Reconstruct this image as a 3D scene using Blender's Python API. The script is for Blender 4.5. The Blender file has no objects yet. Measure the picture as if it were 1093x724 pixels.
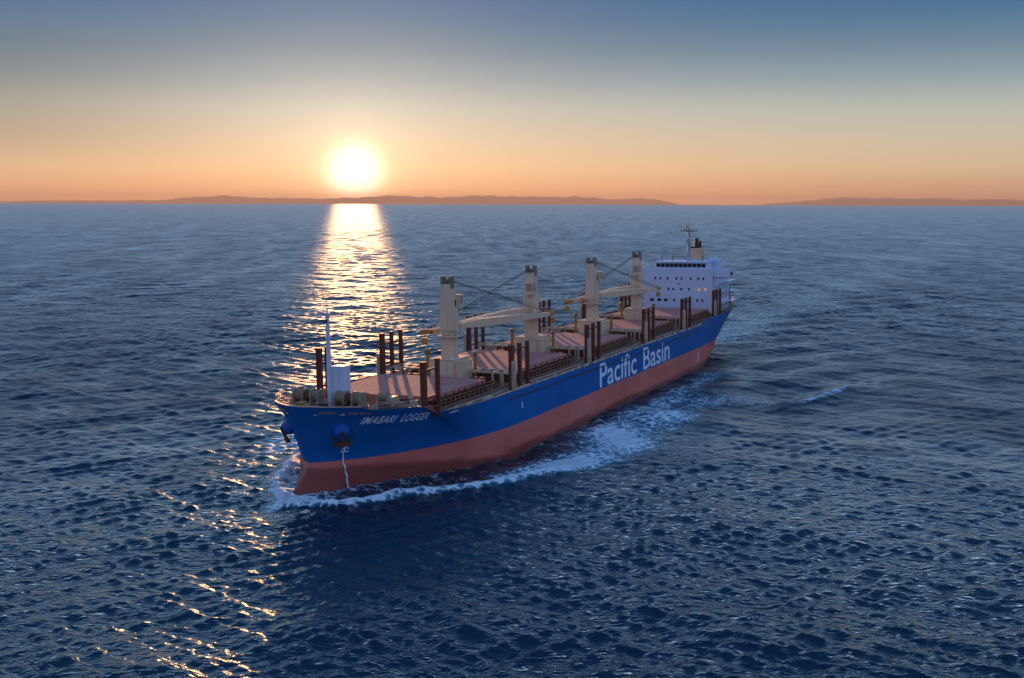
import bpy, bmesh, math, random
import numpy as np
from mathutils import Vector, Matrix, Euler
from mathutils.bvhtree import BVHTree

random.seed(7)
SC = bpy.context.scene
COL = SC.collection
R = math.radians

# ------------------------------------------------------------------ camera, sky, sun, exposure
CAM_H = 36.04
F_PX, W_PX = 1201.35, 1093.0
PITCH, ROLL = 0.1205, 0.00266
SUN_AZ = math.atan2(381 - 546.5, F_PX * math.cos(PITCH))      # left of the view axis
EXPOSURE = 1.2
K = 2.0 ** -EXPOSURE                                            # display value -> scene value

cam_d = bpy.data.cameras.new('camera')
cam = bpy.data.objects.new('camera', cam_d)
COL.objects.link(cam)
cam_d.sensor_width = 36.0
cam_d.lens = 36.0 * F_PX / W_PX
cam_d.clip_start = 1.0
cam_d.clip_end = 150000.0
cam.matrix_world = Matrix.Translation((0, 0, CAM_H)) @ Matrix.Rotation(math.pi / 2 - PITCH, 4, 'X') @ Matrix.Rotation(ROLL, 4, 'Z')
SC.camera = cam

SUN_EL = R(3.1)        # lamp
GLOW_EL = R(1.42)      # centre of the blown-out disc, low in the thick air
def sundir(el):
    return Vector((math.sin(SUN_AZ) * math.cos(el), math.cos(SUN_AZ) * math.cos(el), math.sin(el)))

sl = bpy.data.lights.new('sun', 'SUN')
sl.energy = 2.2
sl.angle = R(0.53)
sl.cycles.use_multiple_importance_sampling = False
sl.color = (1.0, 0.44, 0.17)
so = bpy.data.objects.new('sun', sl)
COL.objects.link(so)
so.rotation_euler = (-sundir(SUN_EL)).to_track_quat('-Z', 'Y').to_euler()
so.location = (0, 0, 120)

def srgb(r, g, b):
    def f(c):
        c /= 255.0
        return c / 12.92 if c <= 0.04045 else ((c + 0.055) / 1.055) ** 2.4
    return (f(r), f(g), f(b))

class NT:
    """small node-tree helper"""
    def __init__(self, tree):
        self.t = tree
        self.n = tree.nodes
        self.l = tree.links
    def node(self, kind, **kw):
        n = self.n.new(kind)
        for k, v in kw.items():
            setattr(n, k, v)
        return n
    def set(self, sock, v):
        if isinstance(v, bpy.types.NodeSocket):
            self.l.new(v, sock)
        elif isinstance(v, (tuple, list, Vector)) and sock.type == 'RGBA' and len(v) == 3:
            sock.default_value = (*v, 1)
        else:
            sock.default_value = v
    def math(self, op, a, b=0.0, c=0.0, clamp=False):
        n = self.node('ShaderNodeMath', operation=op)
        n.use_clamp = clamp
        self.set(n.inputs[0], a); self.set(n.inputs[1], b); self.set(n.inputs[2], c)
        return n.outputs[0]
    def vmath(self, op, a, b=(0, 0, 0)):
        n = self.node('ShaderNodeVectorMath', operation=op)
        self.set(n.inputs[0], a); self.set(n.inputs[1], b)
        return n.outputs['Value'] if op in ('DOT_PRODUCT', 'LENGTH') else n.outputs[0]
    def mix(self, fac, a, b, blend='MIX'):
        n = self.node('ShaderNodeMix', data_type='RGBA', blend_type=blend)
        n.clamp_factor = True
        self.set(n.inputs[0], fac); self.set(n.inputs[6], a); self.set(n.inputs[7], b)
        return n.outputs[2]
    def smooth(self, x, a, b, lo=0.0, hi=1.0):
        n = self.node('ShaderNodeMapRange', interpolation_type='SMOOTHSTEP')
        self.set(n.inputs[0], x); n.inputs[1].default_value = a; n.inputs[2].default_value = b
        n.inputs[3].default_value = lo; n.inputs[4].default_value = hi
        return n.outputs[0]
    def ramp(self, x, stops, interp='LINEAR'):
        n = self.node('ShaderNodeValToRGB')
        cr = n.color_ramp
        cr.interpolation = interp
        while len(cr.elements) > 1:
            cr.elements.remove(cr.elements[-1])
        cr.elements[0].position = stops[0][0]; cr.elements[0].color = (*stops[0][1], 1)
        for p, c in stops[1:]:
            e = cr.elements.new(p); e.color = (*c, 1)
        self.set(n.inputs[0], x)
        return n.outputs[0]
    def noise(self, vec, scale, detail=4.0, rough=0.55, dist=0.0):
        n = self.node('ShaderNodeTexNoise')
        if vec is not None:
            self.l.new(vec, n.inputs['Vector'])
        n.inputs['Scale'].default_value = scale
        n.inputs['Detail'].default_value = detail
        n.inputs['Roughness'].default_value = rough
        n.inputs['Distortion'].default_value = dist
        return n.outputs[0]

def build_world():
    w = bpy.data.worlds.new('World')
    SC.world = w
    w.use_nodes = True
    w.node_tree.nodes.clear()
    T = NT(w.node_tree)
    STR = 0.1
    tc = T.node('ShaderNodeTexCoord').outputs['Generated']
    d = T.vmath('NORMALIZE', tc)
    sep = T.node('ShaderNodeSeparateXYZ'); T.l.new(d, sep.inputs[0])
    z = sep.outputs[2]
    el = T.math('MULTIPLY', T.math('ARCSINE', z), 180 / math.pi)      # degrees
    # air of the evening: orange at the sea, pale, then slate blue (ten degrees fill the picture)
    deg = [(0, (208, 160, 130)), (0.6, (216, 172, 136)), (1.7, (221, 194, 157)), (3.1, (206, 196, 172)), (4.6, (182, 190, 182)),
           (6.0, (142, 163, 172)), (7.4, (104, 137, 157)), (8.8, (72, 118, 152)), (10.2, (50, 104, 152)), (10.8, (92, 144, 192)), (11.6, (240, 274, 306)),
           (12.6, (330, 362, 394)), (14.6, (290, 326, 362)), (17, (156, 206, 252)), (20, (96, 158, 216)), (25, (66, 132, 194)), (35, (62, 132, 196)), (70, (60, 134, 204))]  # bright band above the frame, added to lighten the sea and ship
    stops = [(min(1.0, e / 70.0), srgb(*c)) for e, c in deg]
    base = T.ramp(T.math('DIVIDE', el, 70.0, clamp=True), stops)
    # the side of the sky opposite the sun is lavender blue, brightened to light the ship's shaded side
    sdir = sundir(GLOW_EL)
    dot = T.vmath('DOT_PRODUCT', d, tuple(sdir))
    side = T.smooth(sep.outputs[0], -0.16, -0.48)                     # duller belt far to the left of the sun
    belt = T.math('MULTIPLY', T.smooth(el, 0.8, 3.5), T.smooth(el, 9.6, 6.0))
    bs = T.vmath('SCALE', base); T.l.new(T.math('MULTIPLY_ADD', T.math('MULTIPLY', side, belt), -0.34, 1.0), bs.node.inputs['Scale']); base = bs
    back = T.smooth(dot, 0.75, -0.35)
    backcol = T.ramp(T.math('DIVIDE', el, 60.0, clamp=True),
                     [(0.0, srgb(182, 184, 212)), (0.12, srgb(182, 192, 226)), (0.35, srgb(154, 180, 234)), (1.0, srgb(116, 150, 210))])
    col = T.mix(back, base, backcol)
    # aureole
    ang = T.math('MULTIPLY', T.math('ARCCOSINE', T.math('MINIMUM', dot, 1.0)), 180 / math.pi)
    def gauss(sig, c, p=2.0):
        g = T.math('EXPONENT', T.math('MULTIPLY', T.math('POWER', T.math('DIVIDE', ang, sig), p), -1.0))
        n = T.vmath('SCALE', tuple(c)); n.node.inputs['Scale'].default_value = 1.0
        T.l.new(g, n.node.inputs['Scale'])
        return n
    glow = T.vmath('ADD', gauss(1.30, (1.2, 1.1, 0.95), 3.0), gauss(2.1, (0.40, 0.32, 0.16)))
    glow = T.vmath('ADD', glow, gauss(5.0, (0.22, 0.18, 0.12), 1.5))
    glow = T.vmath('ADD', glow, gauss(12.0, (0.12, 0.08, 0.045), 1.6))
    low = T.math('EXPONENT', T.math('MULTIPLY', el, -0.45))       # the thick air along the horizon is warmer near the sun
    lw = gauss(20.0, (0.66, 0.20, 0.0), 2.0)
    lw2 = T.vmath('SCALE', lw); T.l.new(T.math('MINIMUM', low, 1.0), lw2.node.inputs['Scale'])
    glow = T.vmath('ADD', glow, lw2)
    col = T.vmath('ADD', col, glow)
    sc = T.vmath('SCALE', col); sc.node.inputs['Scale'].default_value = 1.0 * K / STR
    sky = T.node('ShaderNodeTexSky', sky_type='NISHITA')
    sky.sun_disc = False
    sky.sun_elevation = SUN_EL
    sky.sun_rotation = SUN_AZ
    sky.altitude = 30
    sky.dust_density = 2.0
    ns = T.vmath('SCALE', sky.outputs[0]); ns.node.inputs['Scale'].default_value = 0.004
    tot = T.vmath('ADD', sc, ns)
    bg = T.node('ShaderNodeBackground')
    T.l.new(tot, bg.inputs[0]); bg.inputs[1].default_value = STR
    out = T.node('ShaderNodeOutputWorld')
    T.l.new(bg.outputs[0], out.inputs[0])
build_world()

vs = SC.view_settings
vs.view_transform = 'Standard'
vs.look = 'None'
vs.exposure = EXPOSURE
vs.gamma = 1.0
vs.use_curve_mapping = False
SC.render.engine = 'CYCLES'
SC.cycles.use_denoising = True
SC.cycles.sample_clamp_direct = 1.35
SC.cycles.sample_clamp_indirect = 1.5
SC.cycles.max_bounces = 6
SC.cycles.volume_bounces = 0
SC.cycles.caustics_reflective = False

# ------------------------------------------------------------------ materials
def new_mat(name):
    m = bpy.data.materials.new(name)
    m.use_nodes = True
    m.node_tree.nodes.clear()
    T = NT(m.node_tree)
    p = T.node('ShaderNodeBsdfPrincipled')
    o = T.node('ShaderNodeOutputMaterial')
    T.l.new(p.outputs[0], o.inputs[0])
    return m, T, p

def paint(name, col, rough=0.5, var=0.25, rust=0.0, rustcol=(0.16, 0.06, 0.025), scale=0.6, metallic=0.0, streak=0.0):
    m, T, p = new_mat(name)
    tc = T.node('ShaderNodeTexCoord').outputs['Object']
    n1 = T.noise(tc, scale, 6, 0.6)
    v = T.math('MULTIPLY_ADD', n1, 2 * var, 1 - var)
    c = T.mix(1.0, col, v, 'MULTIPLY')
    if streak:
        mp = T.node('ShaderNodeMapping'); T.l.new(tc, mp.inputs[0]); mp.inputs['Scale'].default_value = (1.6, 1.6, 0.16)
        s = T.noise(mp.outputs[0], 1.0, 5, 0.6)
        c = T.mix(T.smooth(s, 0.52, 0.72, 0, streak), c, (0.10, 0.065, 0.045))
    if rust:
        n2 = T.noise(tc, scale * 2.3, 7, 0.65)
        c = T.mix(T.smooth(n2, 0.62 - 0.2 * rust, 0.74, 0, 0.85), c, rustcol)
    T.l.new(c, p.inputs['Base Color'])
    p.inputs['Roughness'].default_value = rough
    p.inputs['Metallic'].default_value = metallic
    p.inputs['Specular IOR Level'].default_value = 0.22
    b = T.node('ShaderNodeBump'); b.inputs['Strength'].default_value = 0.15; b.inputs['Distance'].default_value = 0.05
    T.l.new(n1, b.inputs['Height']); T.l.new(b.outputs[0], p.inputs['Normal'])
    return m

def hull_material():
    m, T, p = new_mat('hull_paint')
    tc = T.node('ShaderNodeTexCoord').outputs['Object']
    sep = T.node('ShaderNodeSeparateXYZ'); T.l.new(tc, sep.inputs[0])
    X, Z = sep.outputs[0], sep.outputs[2]
    big = T.noise(tc, 0.12, 5, 0.55)
    mp = T.node('ShaderNodeMapping'); T.l.new(tc, mp.inputs[0]); mp.inputs['Scale'].default_value = (1.3, 1.3, 0.1)
    streaks = T.noise(mp.outputs[0], 1.0, 6, 0.62)
    mp2 = T.node('ShaderNodeMapping'); T.l.new(tc, mp2.inputs[0]); mp2.inputs['Scale'].default_value = (0.09, 0.09, 0.7)
    scuff = T.noise(mp2.outputs[0], 1.0, 6, 0.6)
    blue = T.mix(T.smooth(big, 0.3, 0.7), (0.002, 0.10, 0.33), (0.003, 0.125, 0.40))
    p.inputs['Specular IOR Level'].default_value = 0.06
    blue = T.mix(T.smooth(streaks, 0.60, 0.78, 0, 0.3), blue, (0.035, 0.06, 0.12))
    mpr = T.node('ShaderNodeMapping'); T.l.new(tc, mpr.inputs[0]); mpr.inputs['Scale'].default_value = (0.55, 0.55, 0.035)
    runs = T.noise(mpr.outputs[0], 1.0, 7, 0.7)
    blue = T.mix(T.math('MULTIPLY', T.smooth(runs, 0.60, 0.70), T.smooth(Z, 5.5, 9.5, 0.1, 0.55)), blue, (0.075, 0.055, 0.06))
    blue = T.mix(T.smooth(scuff, 0.62, 0.74, 0, 0.22), blue, (0.012, 0.13, 0.4))
    red = T.mix(T.smooth(big, 0.3, 0.7), (0.54, 0.15, 0.115), (0.63, 0.20, 0.16))
    red = T.mix(T.smooth(scuff, 0.55, 0.75, 0, 0.5), red, (0.36, 0.12, 0.105))
    red = T.mix(T.smooth(streaks, 0.58, 0.75, 0, 0.35), red, (0.5, 0.22, 0.18))
    # plates wetted by the passing water, plus painted shade on the lower bow
    bow_wet_shade = T.smooth(X, -30.0, 3.0, 0.0, 3.1)                # bow-wave wetting, raised further to paint in shade on the lower bow
    wl = T.math('ADD', T.math('MULTIPLY_ADD', scuff, 2.2, -0.45), bow_wet_shade)
    wet_shade = T.smooth(T.math('SUBTRACT', Z, wl), -0.5, 0.6, 1.0, 0.0)
    red = T.mix(T.math('MULTIPLY', wet_shade, 0.75), red, (0.13, 0.035, 0.03))
    isblue = T.math('GREATER_THAN', Z, 4.2)
    c = T.mix(isblue, red, blue)
    # welded plate seams, faint
    brick = T.node('ShaderNodeTexBrick')
    mp3 = T.node('ShaderNodeCombineXYZ'); T.l.new(X, mp3.inputs[0]); T.l.new(Z, mp3.inputs[1])
    T.l.new(mp3.outputs[0], brick.inputs['Vector'])
    brick.inputs['Scale'].default_value = 1.0
    brick.inputs['Mortar Size'].default_value = 0.035
    brick.inputs['Brick Width'].default_value = 9.0
    brick.inputs['Row Height'].default_value = 2.1
    seam = brick.outputs['Fac']
    c = T.mix(T.math('MULTIPLY', seam, 0.16), c, (0.02, 0.02, 0.03))
    T.l.new(c, p.inputs['Base Color'])
    T.set(p.inputs['Roughness'], T.math('MULTIPLY_ADD', wet_shade, -0.25, 0.42))
    b = T.node('ShaderNodeBump'); b.inputs['Strength'].default_value = 0.35; b.inputs['Distance'].default_value = 0.05
    h = T.math('SUBTRACT', T.math('MULTIPLY', T.noise(tc, 0.5, 3, 0.5), 1.0), T.math('MULTIPLY', seam, 0.25))
    T.l.new(h, b.inputs['Height']); T.l.new(b.outputs[0], p.inputs['Normal'])
    return m

M = {}
M['hull'] = hull_material()
M['bulwark_in'] = paint('bulwark_inner_paint', (0.22, 0.085, 0.055), 0.55, 0.3, 0.5)
M['deck'] = paint('deck_paint', (0.24, 0.105, 0.075), 0.85, 0.3, 0.4, scale=0.3)
M['rim'] = paint('rim_paint', (0.50, 0.30, 0.24), 0.5, 0.2)
M['hatch'] = paint('hatch_paint', (0.44, 0.19, 0.155), 0.85, 0.2, 0.25, (0.30, 0.14, 0.10), scale=0.25)
M['coaming'] = paint('coaming_paint', (0.12, 0.042, 0.028), 0.6, 0.35, 0.4)
M['brown'] = paint('stanchion_paint', (0.12, 0.036, 0.02), 0.6, 0.3, 0.3, scale=0.8)
M['beige'] = paint('beige_paint', (0.46, 0.40, 0.30), 0.5, 0.15, 0.35, scale=0.5, streak=0.35)
M['crane'] = paint('crane_paint', (0.68, 0.52, 0.35), 0.65, 0.12, 0.2, (0.30, 0.2, 0.13), scale=0.4, streak=0.3)
M['cranedark'] = paint('crane_head_paint', (0.20, 0.18, 0.13), 0.6, 0.3, 0.4)
M['yellow'] = paint('yellow_paint', (0.45, 0.24, 0.05), 0.5, 0.25, 0.5)
M['olive'] = paint('ventilator_paint', (0.26, 0.21, 0.05), 0.5, 0.2, 0.3)
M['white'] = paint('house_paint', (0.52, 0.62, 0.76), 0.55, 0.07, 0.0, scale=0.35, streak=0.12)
M['grey'] = paint('grey_paint', (0.34, 0.35, 0.36), 0.5, 0.2, 0.3)
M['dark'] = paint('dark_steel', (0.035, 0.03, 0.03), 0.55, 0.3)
M['black'] = paint('black_soot', (0.03, 0.03, 0.045), 0.6, 0.2)
M['rope'] = paint('rope', (0.26, 0.205, 0.135), 0.9, 0.35, scale=3)
M['rust'] = paint('rusty_steel', (0.11, 0.045, 0.022), 0.7, 0.4, 0.6)
M['bolster'] = paint('bolster_paint', (0.01, 0.10, 0.40), 0.45, 0.15)
M['letter'] = paint('letter_paint', (0.66, 0.80, 0.92), 0.5, 0.08)
M['railbrown'] = paint('rail_paint', (0.27, 0.17, 0.11), 0.6, 0.3, 0.3)
M['gear'] = paint('deck_gear_paint', (0.27, 0.22, 0.16), 0.6, 0.3, 0.5)
M['funnel'] = paint('funnel_paint', (0.55, 0.41, 0.26), 0.5, 0.15, 0.2)
M['redlamp'] = paint('red_screen_paint', (0.14, 0.02, 0.02), 0.5, 0.1)
M['orange'] = paint('orange_paint', (0.6, 0.17, 0.03), 0.5, 0.1)

def glass(name, col, rough=0.08, emit=None):
    m, T, p = new_mat(name)
    p.inputs['Base Color'].default_value = (*col, 1)
    p.inputs['Roughness'].default_value = rough
    if emit:
        p.inputs['Emission Color'].default_value = (*emit, 1)
        p.inputs['Emission Strength'].default_value = 1.0 * K
    return m
M['glass'] = glass('dark_glass', (0.015, 0.017, 0.022))
M['litglass'] = glass('lit_cabin_glass', (0.2, 0.1, 0.05), 0.2, (0.55, 0.22, 0.08))
M['mirrorglass'] = glass('cab_glass', (0.35, 0.28, 0.2), 0.05, None)

# ------------------------------------------------------------------ mesh builder (ship space: X aft of the stem, Y to port, Z up)
class MB:
    def __init__(self):
        self.v, self.f, self.m = [], [], []
    def add(self, vs, fs, mi=0):
        b = len(self.v)
        self.v += [tuple(v) for v in vs]
        self.f += [tuple(b + i for i in f) for f in fs]
        self.m += [mi] * len(fs)
        return self
    def box(self, x0, x1, y0, y1, z0, z1, mi=0):
        vs = [(x, y, z) for x in (x0, x1) for y in (y0, y1) for z in (z0, z1)]
        return self.add(vs, [(0, 1, 3, 2), (4, 6, 7, 5), (0, 4, 5, 1), (2, 3, 7, 6), (0, 2, 6, 4), (1, 5, 7, 3)], mi)
    def frustum(self, c0, s0, c1, s1, mi=0):
        """box between rectangle (centre, half sizes x,y) at c0 and at c1"""
        vs = []
        for c, s in ((c0, s0), (c1, s1)):
            for dx, dy in ((-1, -1), (1, -1), (1, 1), (-1, 1)):
                vs.append((c[0] + dx * s[0], c[1] + dy * s[1], c[2]))
        return self.add(vs, [(3, 2, 1, 0), (4, 5, 6, 7), (0, 1, 5, 4), (1, 2, 6, 5), (2, 3, 7, 6), (3, 0, 4, 7)], mi)
    def cyl(self, p0, p1, r0, r1=None, n=10, mi=0):
        r1 = r0 if r1 is None else r1
        p0, p1 = Vector(p0), Vector(p1)
        d = (p1 - p0).normalized()
        a = d.orthogonal().normalized(); b = d.cross(a)
        vs = []
        for p, r in ((p0, r0), (p1, r1)):
            for i in range(n):
                t = 2 * math.pi * i / n
                vs.append(p + (a * math.cos(t) + b * math.sin(t)) * r)
        fs = [(i, (i + 1) % n, n + (i + 1) % n, n + i) for i in range(n)]
        fs += [tuple(range(n - 1, -1, -1)), tuple(range(n, 2 * n))]
        return self.add(vs, fs, mi)
    def beam(self, p0, p1, w0, h0, w1=None, h1=None, mi=0):
        """girder with a rectangular section (w across, h up)"""
        w1 = w0 if w1 is None else w1; h1 = h0 if h1 is None else h1
        p0, p1 = Vector(p0), Vector(p1)
        d = (p1 - p0).normalized()
        up = Vector((0, 0, 1)) if abs(d.z) < 0.95 else Vector((1, 0, 0))
        s = d.cross(up).normalized(); u = s.cross(d)
        vs = []
        for p, w, h in ((p0, w0, h0), (p1, w1, h1)):
            for a, b in ((-1, -1), (1, -1), (1, 1), (-1, 1)):
                vs.append(p + s * (a * w / 2) + u * (b * h / 2))
        return self.add(vs, [(3, 2, 1, 0), (4, 5, 6, 7), (0, 1, 5, 4), (1, 2, 6, 5), (2, 3, 7, 6), (3, 0, 4, 7)], mi)
    def ball(self, c, r, mi=0, nu=10, nv=7):
        rx, ry, rz = (r, r, r) if not isinstance(r, tuple) else r
        vs = [(c[0], c[1], c[2] - rz)]
        for j in range(1, nv):
            t = -math.pi / 2 + math.pi * j / nv
            for i in range(nu):
                a = 2 * math.pi * i / nu
                vs.append((c[0] + rx * math.cos(t) * math.cos(a), c[1] + ry * math.cos(t) * math.sin(a), c[2] + rz * math.sin(t)))
        vs.append((c[0], c[1], c[2] + rz))
        fs = [(0, 1 + (i + 1) % nu, 1 + i) for i in range(nu)]
        for j in range(nv - 2):
            for i in range(nu):
                a = 1 + j * nu + i; b = 1 + j * nu + (i + 1) % nu
                fs.append((a, b, b + nu, a + nu))
        top = len(vs) - 1; o = 1 + (nv - 2) * nu
        fs += [(o + i, o + (i + 1) % nu, top) for i in range(nu)]
        return self.add(vs, fs, mi)
    def prism(self, poly, axis, a, b, mi=0):
        """poly: list of 2-D points in the plane across axis ('y': (x,z); 'x': (y,z); 'z': (x,y))"""
        def P(q, t):
            return {'y': (q[0], t, q[1]), 'x': (t, q[0], q[1]), 'z': (q[0], q[1], t)}[axis]
        n = len(poly)
        vs = [P(q, a) for q in poly] + [P(q, b) for q in poly]
        fs = [(i, (i + 1) % n, n + (i + 1) % n, n + i) for i in range(n)] + [tuple(range(n - 1, -1, -1)), tuple(range(n, 2 * n))]
        return self.add(vs, fs, mi)
    def rail(self, pts, h=1.05, step=1.6, r=0.035, mi=0, bars=3):
        """open handrail along a polyline of deck points"""
        for p, q in zip(pts[:-1], pts[1:]):
            p, q = Vector(p), Vector(q)
            L = (q - p).length
            n = max(1, round(L / step))
            for k in range(bars):
                dz = Vector((0, 0, h * (k + 1) / bars))
                self.cyl(p + dz, q + dz, r * (1 if k == bars - 1 else 0.7), n=5, mi=mi)
            for i in range(n + 1):
                a = p.lerp(q, i / n)
                self.cyl(a, a + Vector((0, 0, h)), r, n=5, mi=mi)
        return self
    def build(self, name, mats, parent=None, smooth=None, flip=True, bevel=0.0):
        me = bpy.data.meshes.new(name)
        vs = [(-x, y, z) for x, y, z in self.v] if flip else self.v
        me.from_pydata(vs, [], self.f)
        mats = mats if isinstance(mats, (list, tuple)) else [mats]
        for m in mats:
            me.materials.append(m)
        me.polygons.foreach_set('material_index', self.m)
        bm = bmesh.new(); bm.from_mesh(me)
        bmesh.ops.recalc_face_normals(bm, faces=bm.faces)
        bm.to_mesh(me); bm.free()
        if smooth is not None:
            me.polygons.foreach_set('use_smooth', [True] * len(me.polygons))
            me.set_sharp_from_angle(angle=R(smooth))
        me.update()
        o = bpy.data.objects.new(name, me)
        COL.objects.link(o)
        if parent:
            o.parent = parent
        if bevel:
            bv = o.modifiers.new('edge', 'BEVEL'); bv.width = bevel; bv.segments = 2; bv.limit_method = 'ANGLE'
        return o

def tag(o, label=None, cat=None, kind=None, group=None):
    if label: o['label'] = label
    if cat: o['category'] = cat
    if kind: o['kind'] = kind
    if group: o['group'] = group
    return o

def dup(o, dx=0.0, mirror=False, parent=None):
    """copy of a part and of its sub-parts"""
    c = o.copy(); COL.objects.link(c)
    if parent: c.parent = parent
    c.location = (o.location.x - dx, o.location.y, o.location.z)
    for ch in list(o.children):
        k = ch.copy(); COL.objects.link(k); k.parent = c
    return c

# ------------------------------------------------------------------ the ship
YAW = 1.12141792; SX, SY = -25.309, 137.721
HEEL = 0.01754; TRIM = 0.006
ship = bpy.data.objects.new('bulk_carrier', None)
COL.objects.link(ship)
ship.matrix_world = (Matrix.Translation((SX, SY, -TRIM * 80)) @ Matrix.Rotation(YAW + math.pi, 4, 'Z')
                     @ Matrix.Rotation(HEEL, 4, 'X') @ Matrix.Rotation(TRIM, 4, 'Y'))
tag(ship, 'blue and red bulk carrier with four beige deck cranes steaming at sunset', 'cargo ship')

# --- hull lines
DECK = [(-2.5, 0), (-2.17, 1.07), (-1.4, 2.5), (0.25, 4.66), (3.0, 7.25), (7.5, 10.15), (13, 12.25), (24, 13.55), (36, 13.6), (80, 13.6),
        (125, 13.6), (140, 13.45), (152, 12.7), (162, 11.3), (170, 9.4), (174.5, 7.4), (176, 0)]
BOOT = [(0, 0), (0.5, 0.8), (1.5, 1.9), (4, 4.2), (9, 7.4), (15, 10.2), (22, 12.3), (29, 13.4), (36, 13.6), (80, 13.6),
        (122, 13.6), (136, 13.1), (146, 11.6), (155, 8.8), (163, 5.2), (168, 1.8), (170, 0)]
WATER = [(-2.9, 0), (-2.6, 1.0), (-1.0, 2.0), (2.5, 3.4), (8, 6), (15, 9.2), (22, 11.6), (30, 13.1), (37, 13.6), (80, 13.6),
         (118, 13.6), (132, 12.9), (142, 11), (151, 8), (159, 4.3), (164, 1.4), (166, 0)]
KEEL = [(-2.6, 0), (-2.2, 1.0), (-0.6, 1.9), (3, 3.2), (9, 5.6), (16, 8.6), (23, 11.2), (31, 12.9), (38, 13.5), (80, 13.6),
        (114, 13.6), (128, 12.4), (138, 9.6), (147, 6), (154, 3), (159, 1.0), (161, 0)]

def catmull(pts, t):
    i = min(int(t), len(pts) - 2); u = t - i
    P = lambda k: np.array(pts[max(0, min(len(pts) - 1, k))], float)
    p0, p1, p2, p3 = P(i - 1), P(i), P(i + 1), P(i + 2)
    d1 = np.linalg.norm(p2 - p1) + 1e-9
    # finite-difference tangents with chord lengths so that uneven spacing does not overshoot
    d0 = np.linalg.norm(p1 - p0); d2 = np.linalg.norm(p3 - p2)
    m1 = ((p2 - p1) / d1 * d0 + (p1 - p0) / max(d0, 1e-9) * d1) / (d0 + d1) * d1 if d0 > 1e-9 else (p2 - p1)
    m2 = ((p3 - p2) / max(d2, 1e-9) * d1 + (p2 - p1) / d1 * d2) / (d1 + d2) * d1 if d2 > 1e-9 else (p2 - p1)
    h = (2*u**3 - 3*u*u + 1) * p1 + (u**3 - 2*u*u + u) * m1 + (-2*u**3 + 3*u*u) * p2 + (u**3 - u*u) * m2
    h[1] = max(0.0, min(13.6, h[1]))
    if i == 0:
        h[1] = max(h[1], 0.0)
    return h

SHEER = [(-2.5, 11.72), (-1.0, 11.58), (1, 11.4), (2.2, 11.28), (3.2, 10.84), (6, 10.66),
         (9.6, 10.42), (11.4, 9.36), (20, 9.2), (60, 9.0), (126.5, 8.95), (130.5, 9.95), (150, 9.8), (176, 9.9)]
def sheer(x):
    return float(np.interp(x, [a for a, _ in SHEER], [b for _, b in SHEER]))

ts = []
for i in range(len(DECK) - 1):
    n = 14 if i < 6 else (8 if i != 8 and i != 9 else 10)
    ts += [i + k / n for k in range(n)]
ts.append(len(DECK) - 1)
# extra stations exactly at the steps of the sheer line
for xb in (2.2, 3.2, 9.6, 11.4, 126.5, 130.5):
    g = np.linspace(0, len(DECK) - 1, 8000)
    xs = np.array([catmull(DECK, t)[0] for t in g[:7500]])
    ts.append(float(g[int(np.argmin(abs(xs - xb)))]))
ts = sorted(set(ts))
deck_pts = [catmull(DECK, t) for t in ts]
zs_rows = []
def hull_ring(u_name, u):
    pass
rows = []
for t in ts:
    D, B, Wt, Kl = catmull(DECK, t), catmull(BOOT, t), catmull(WATER, t), catmull(KEEL, t)
    sh = sheer(D[0])
    col = []
    col.append((Kl[0], Kl[1] * 0.8, -4.0)); col.append((Kl[0], Kl[1], -2.5))
    for u in (0.35, 0.7, 1.0):
        q = Kl * (1 - u) + Wt * u; col.append((q[0], q[1], -2.5 + 2.5 * u))
    for u in (0.15, 0.3, 0.5, 0.75, 1.0):
        q = Wt + (B - Wt) * (u ** 0.85); col.append((q[0], q[1], 4.2 * u))
    for u in (0.12, 0.25, 0.38, 0.5, 0.62, 0.74, 0.86, 0.94, 1.0):
        q = B + (D - B) * (u ** 1.3)
        qx = B[0] + (D[0] - B[0]) * (u ** (1.3 if t < 8 else 0.9))
        qy = B[1] + (D[1] - B[1]) * (u ** (1.35 if t < 8 else 0.75))
        col.append((qx, qy, 4.2 + (sh - 4.2) * u))
    rows.append(col)
nl = len(rows[0])
hb = MB()
for side in (1, -1):
    vsx = [(x, y * side, z) for c in rows for (x, y, z) in c]
    fs = []
    for i in range(len(rows) - 1):
        for j in range(nl - 1):
            a, b = i * nl + j, (i + 1) * nl + j
            fs.append((a, b, b + 1, a + 1))
    hb.add(vsx, fs, 0)
# bulwark inside faces and cap, deck height inside
def deck_z(x):
    return float(np.interp(x, [-3, 2, 11.8, 12.2, 126, 130, 176], [10.6, 10.35, 10.1, 8.85, 8.65, 8.9, 8.95]))
def inset(pts, d):
    P = [np.array(p) for p in pts]
    res = []
    for i, p in enumerate(P):
        a = P[max(0, i - 1)]; b = P[min(len(P) - 1, i + 1)]
        tn = b - a; tn /= np.linalg.norm(tn) + 1e-9
        nrm = np.array([-tn[1], tn[0]])            # towards port of the walk bow->stern
        q = p - nrm * d
        q[1] = max(0.0, q[1])
        if i == 0: q = np.array([p[0] + d, 0.0])
        if i == len(P) - 1: q = np.array([p[0] - d, 0.0])
        res.append(q)
    return res
inn = inset(deck_pts, 0.22)
def shell_at(col, z):
    zz = [c[2] for c in col]
    return (float(np.interp(z, zz, [c[0] for c in col])), float(np.interp(z, zz, [c[1] for c in col])))
low_pts = [shell_at(c, min(deck_z(c[-1][0]), c[-1][2]) - 0.05) for c in rows]
inn_low = inset(low_pts, 0.24)
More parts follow.
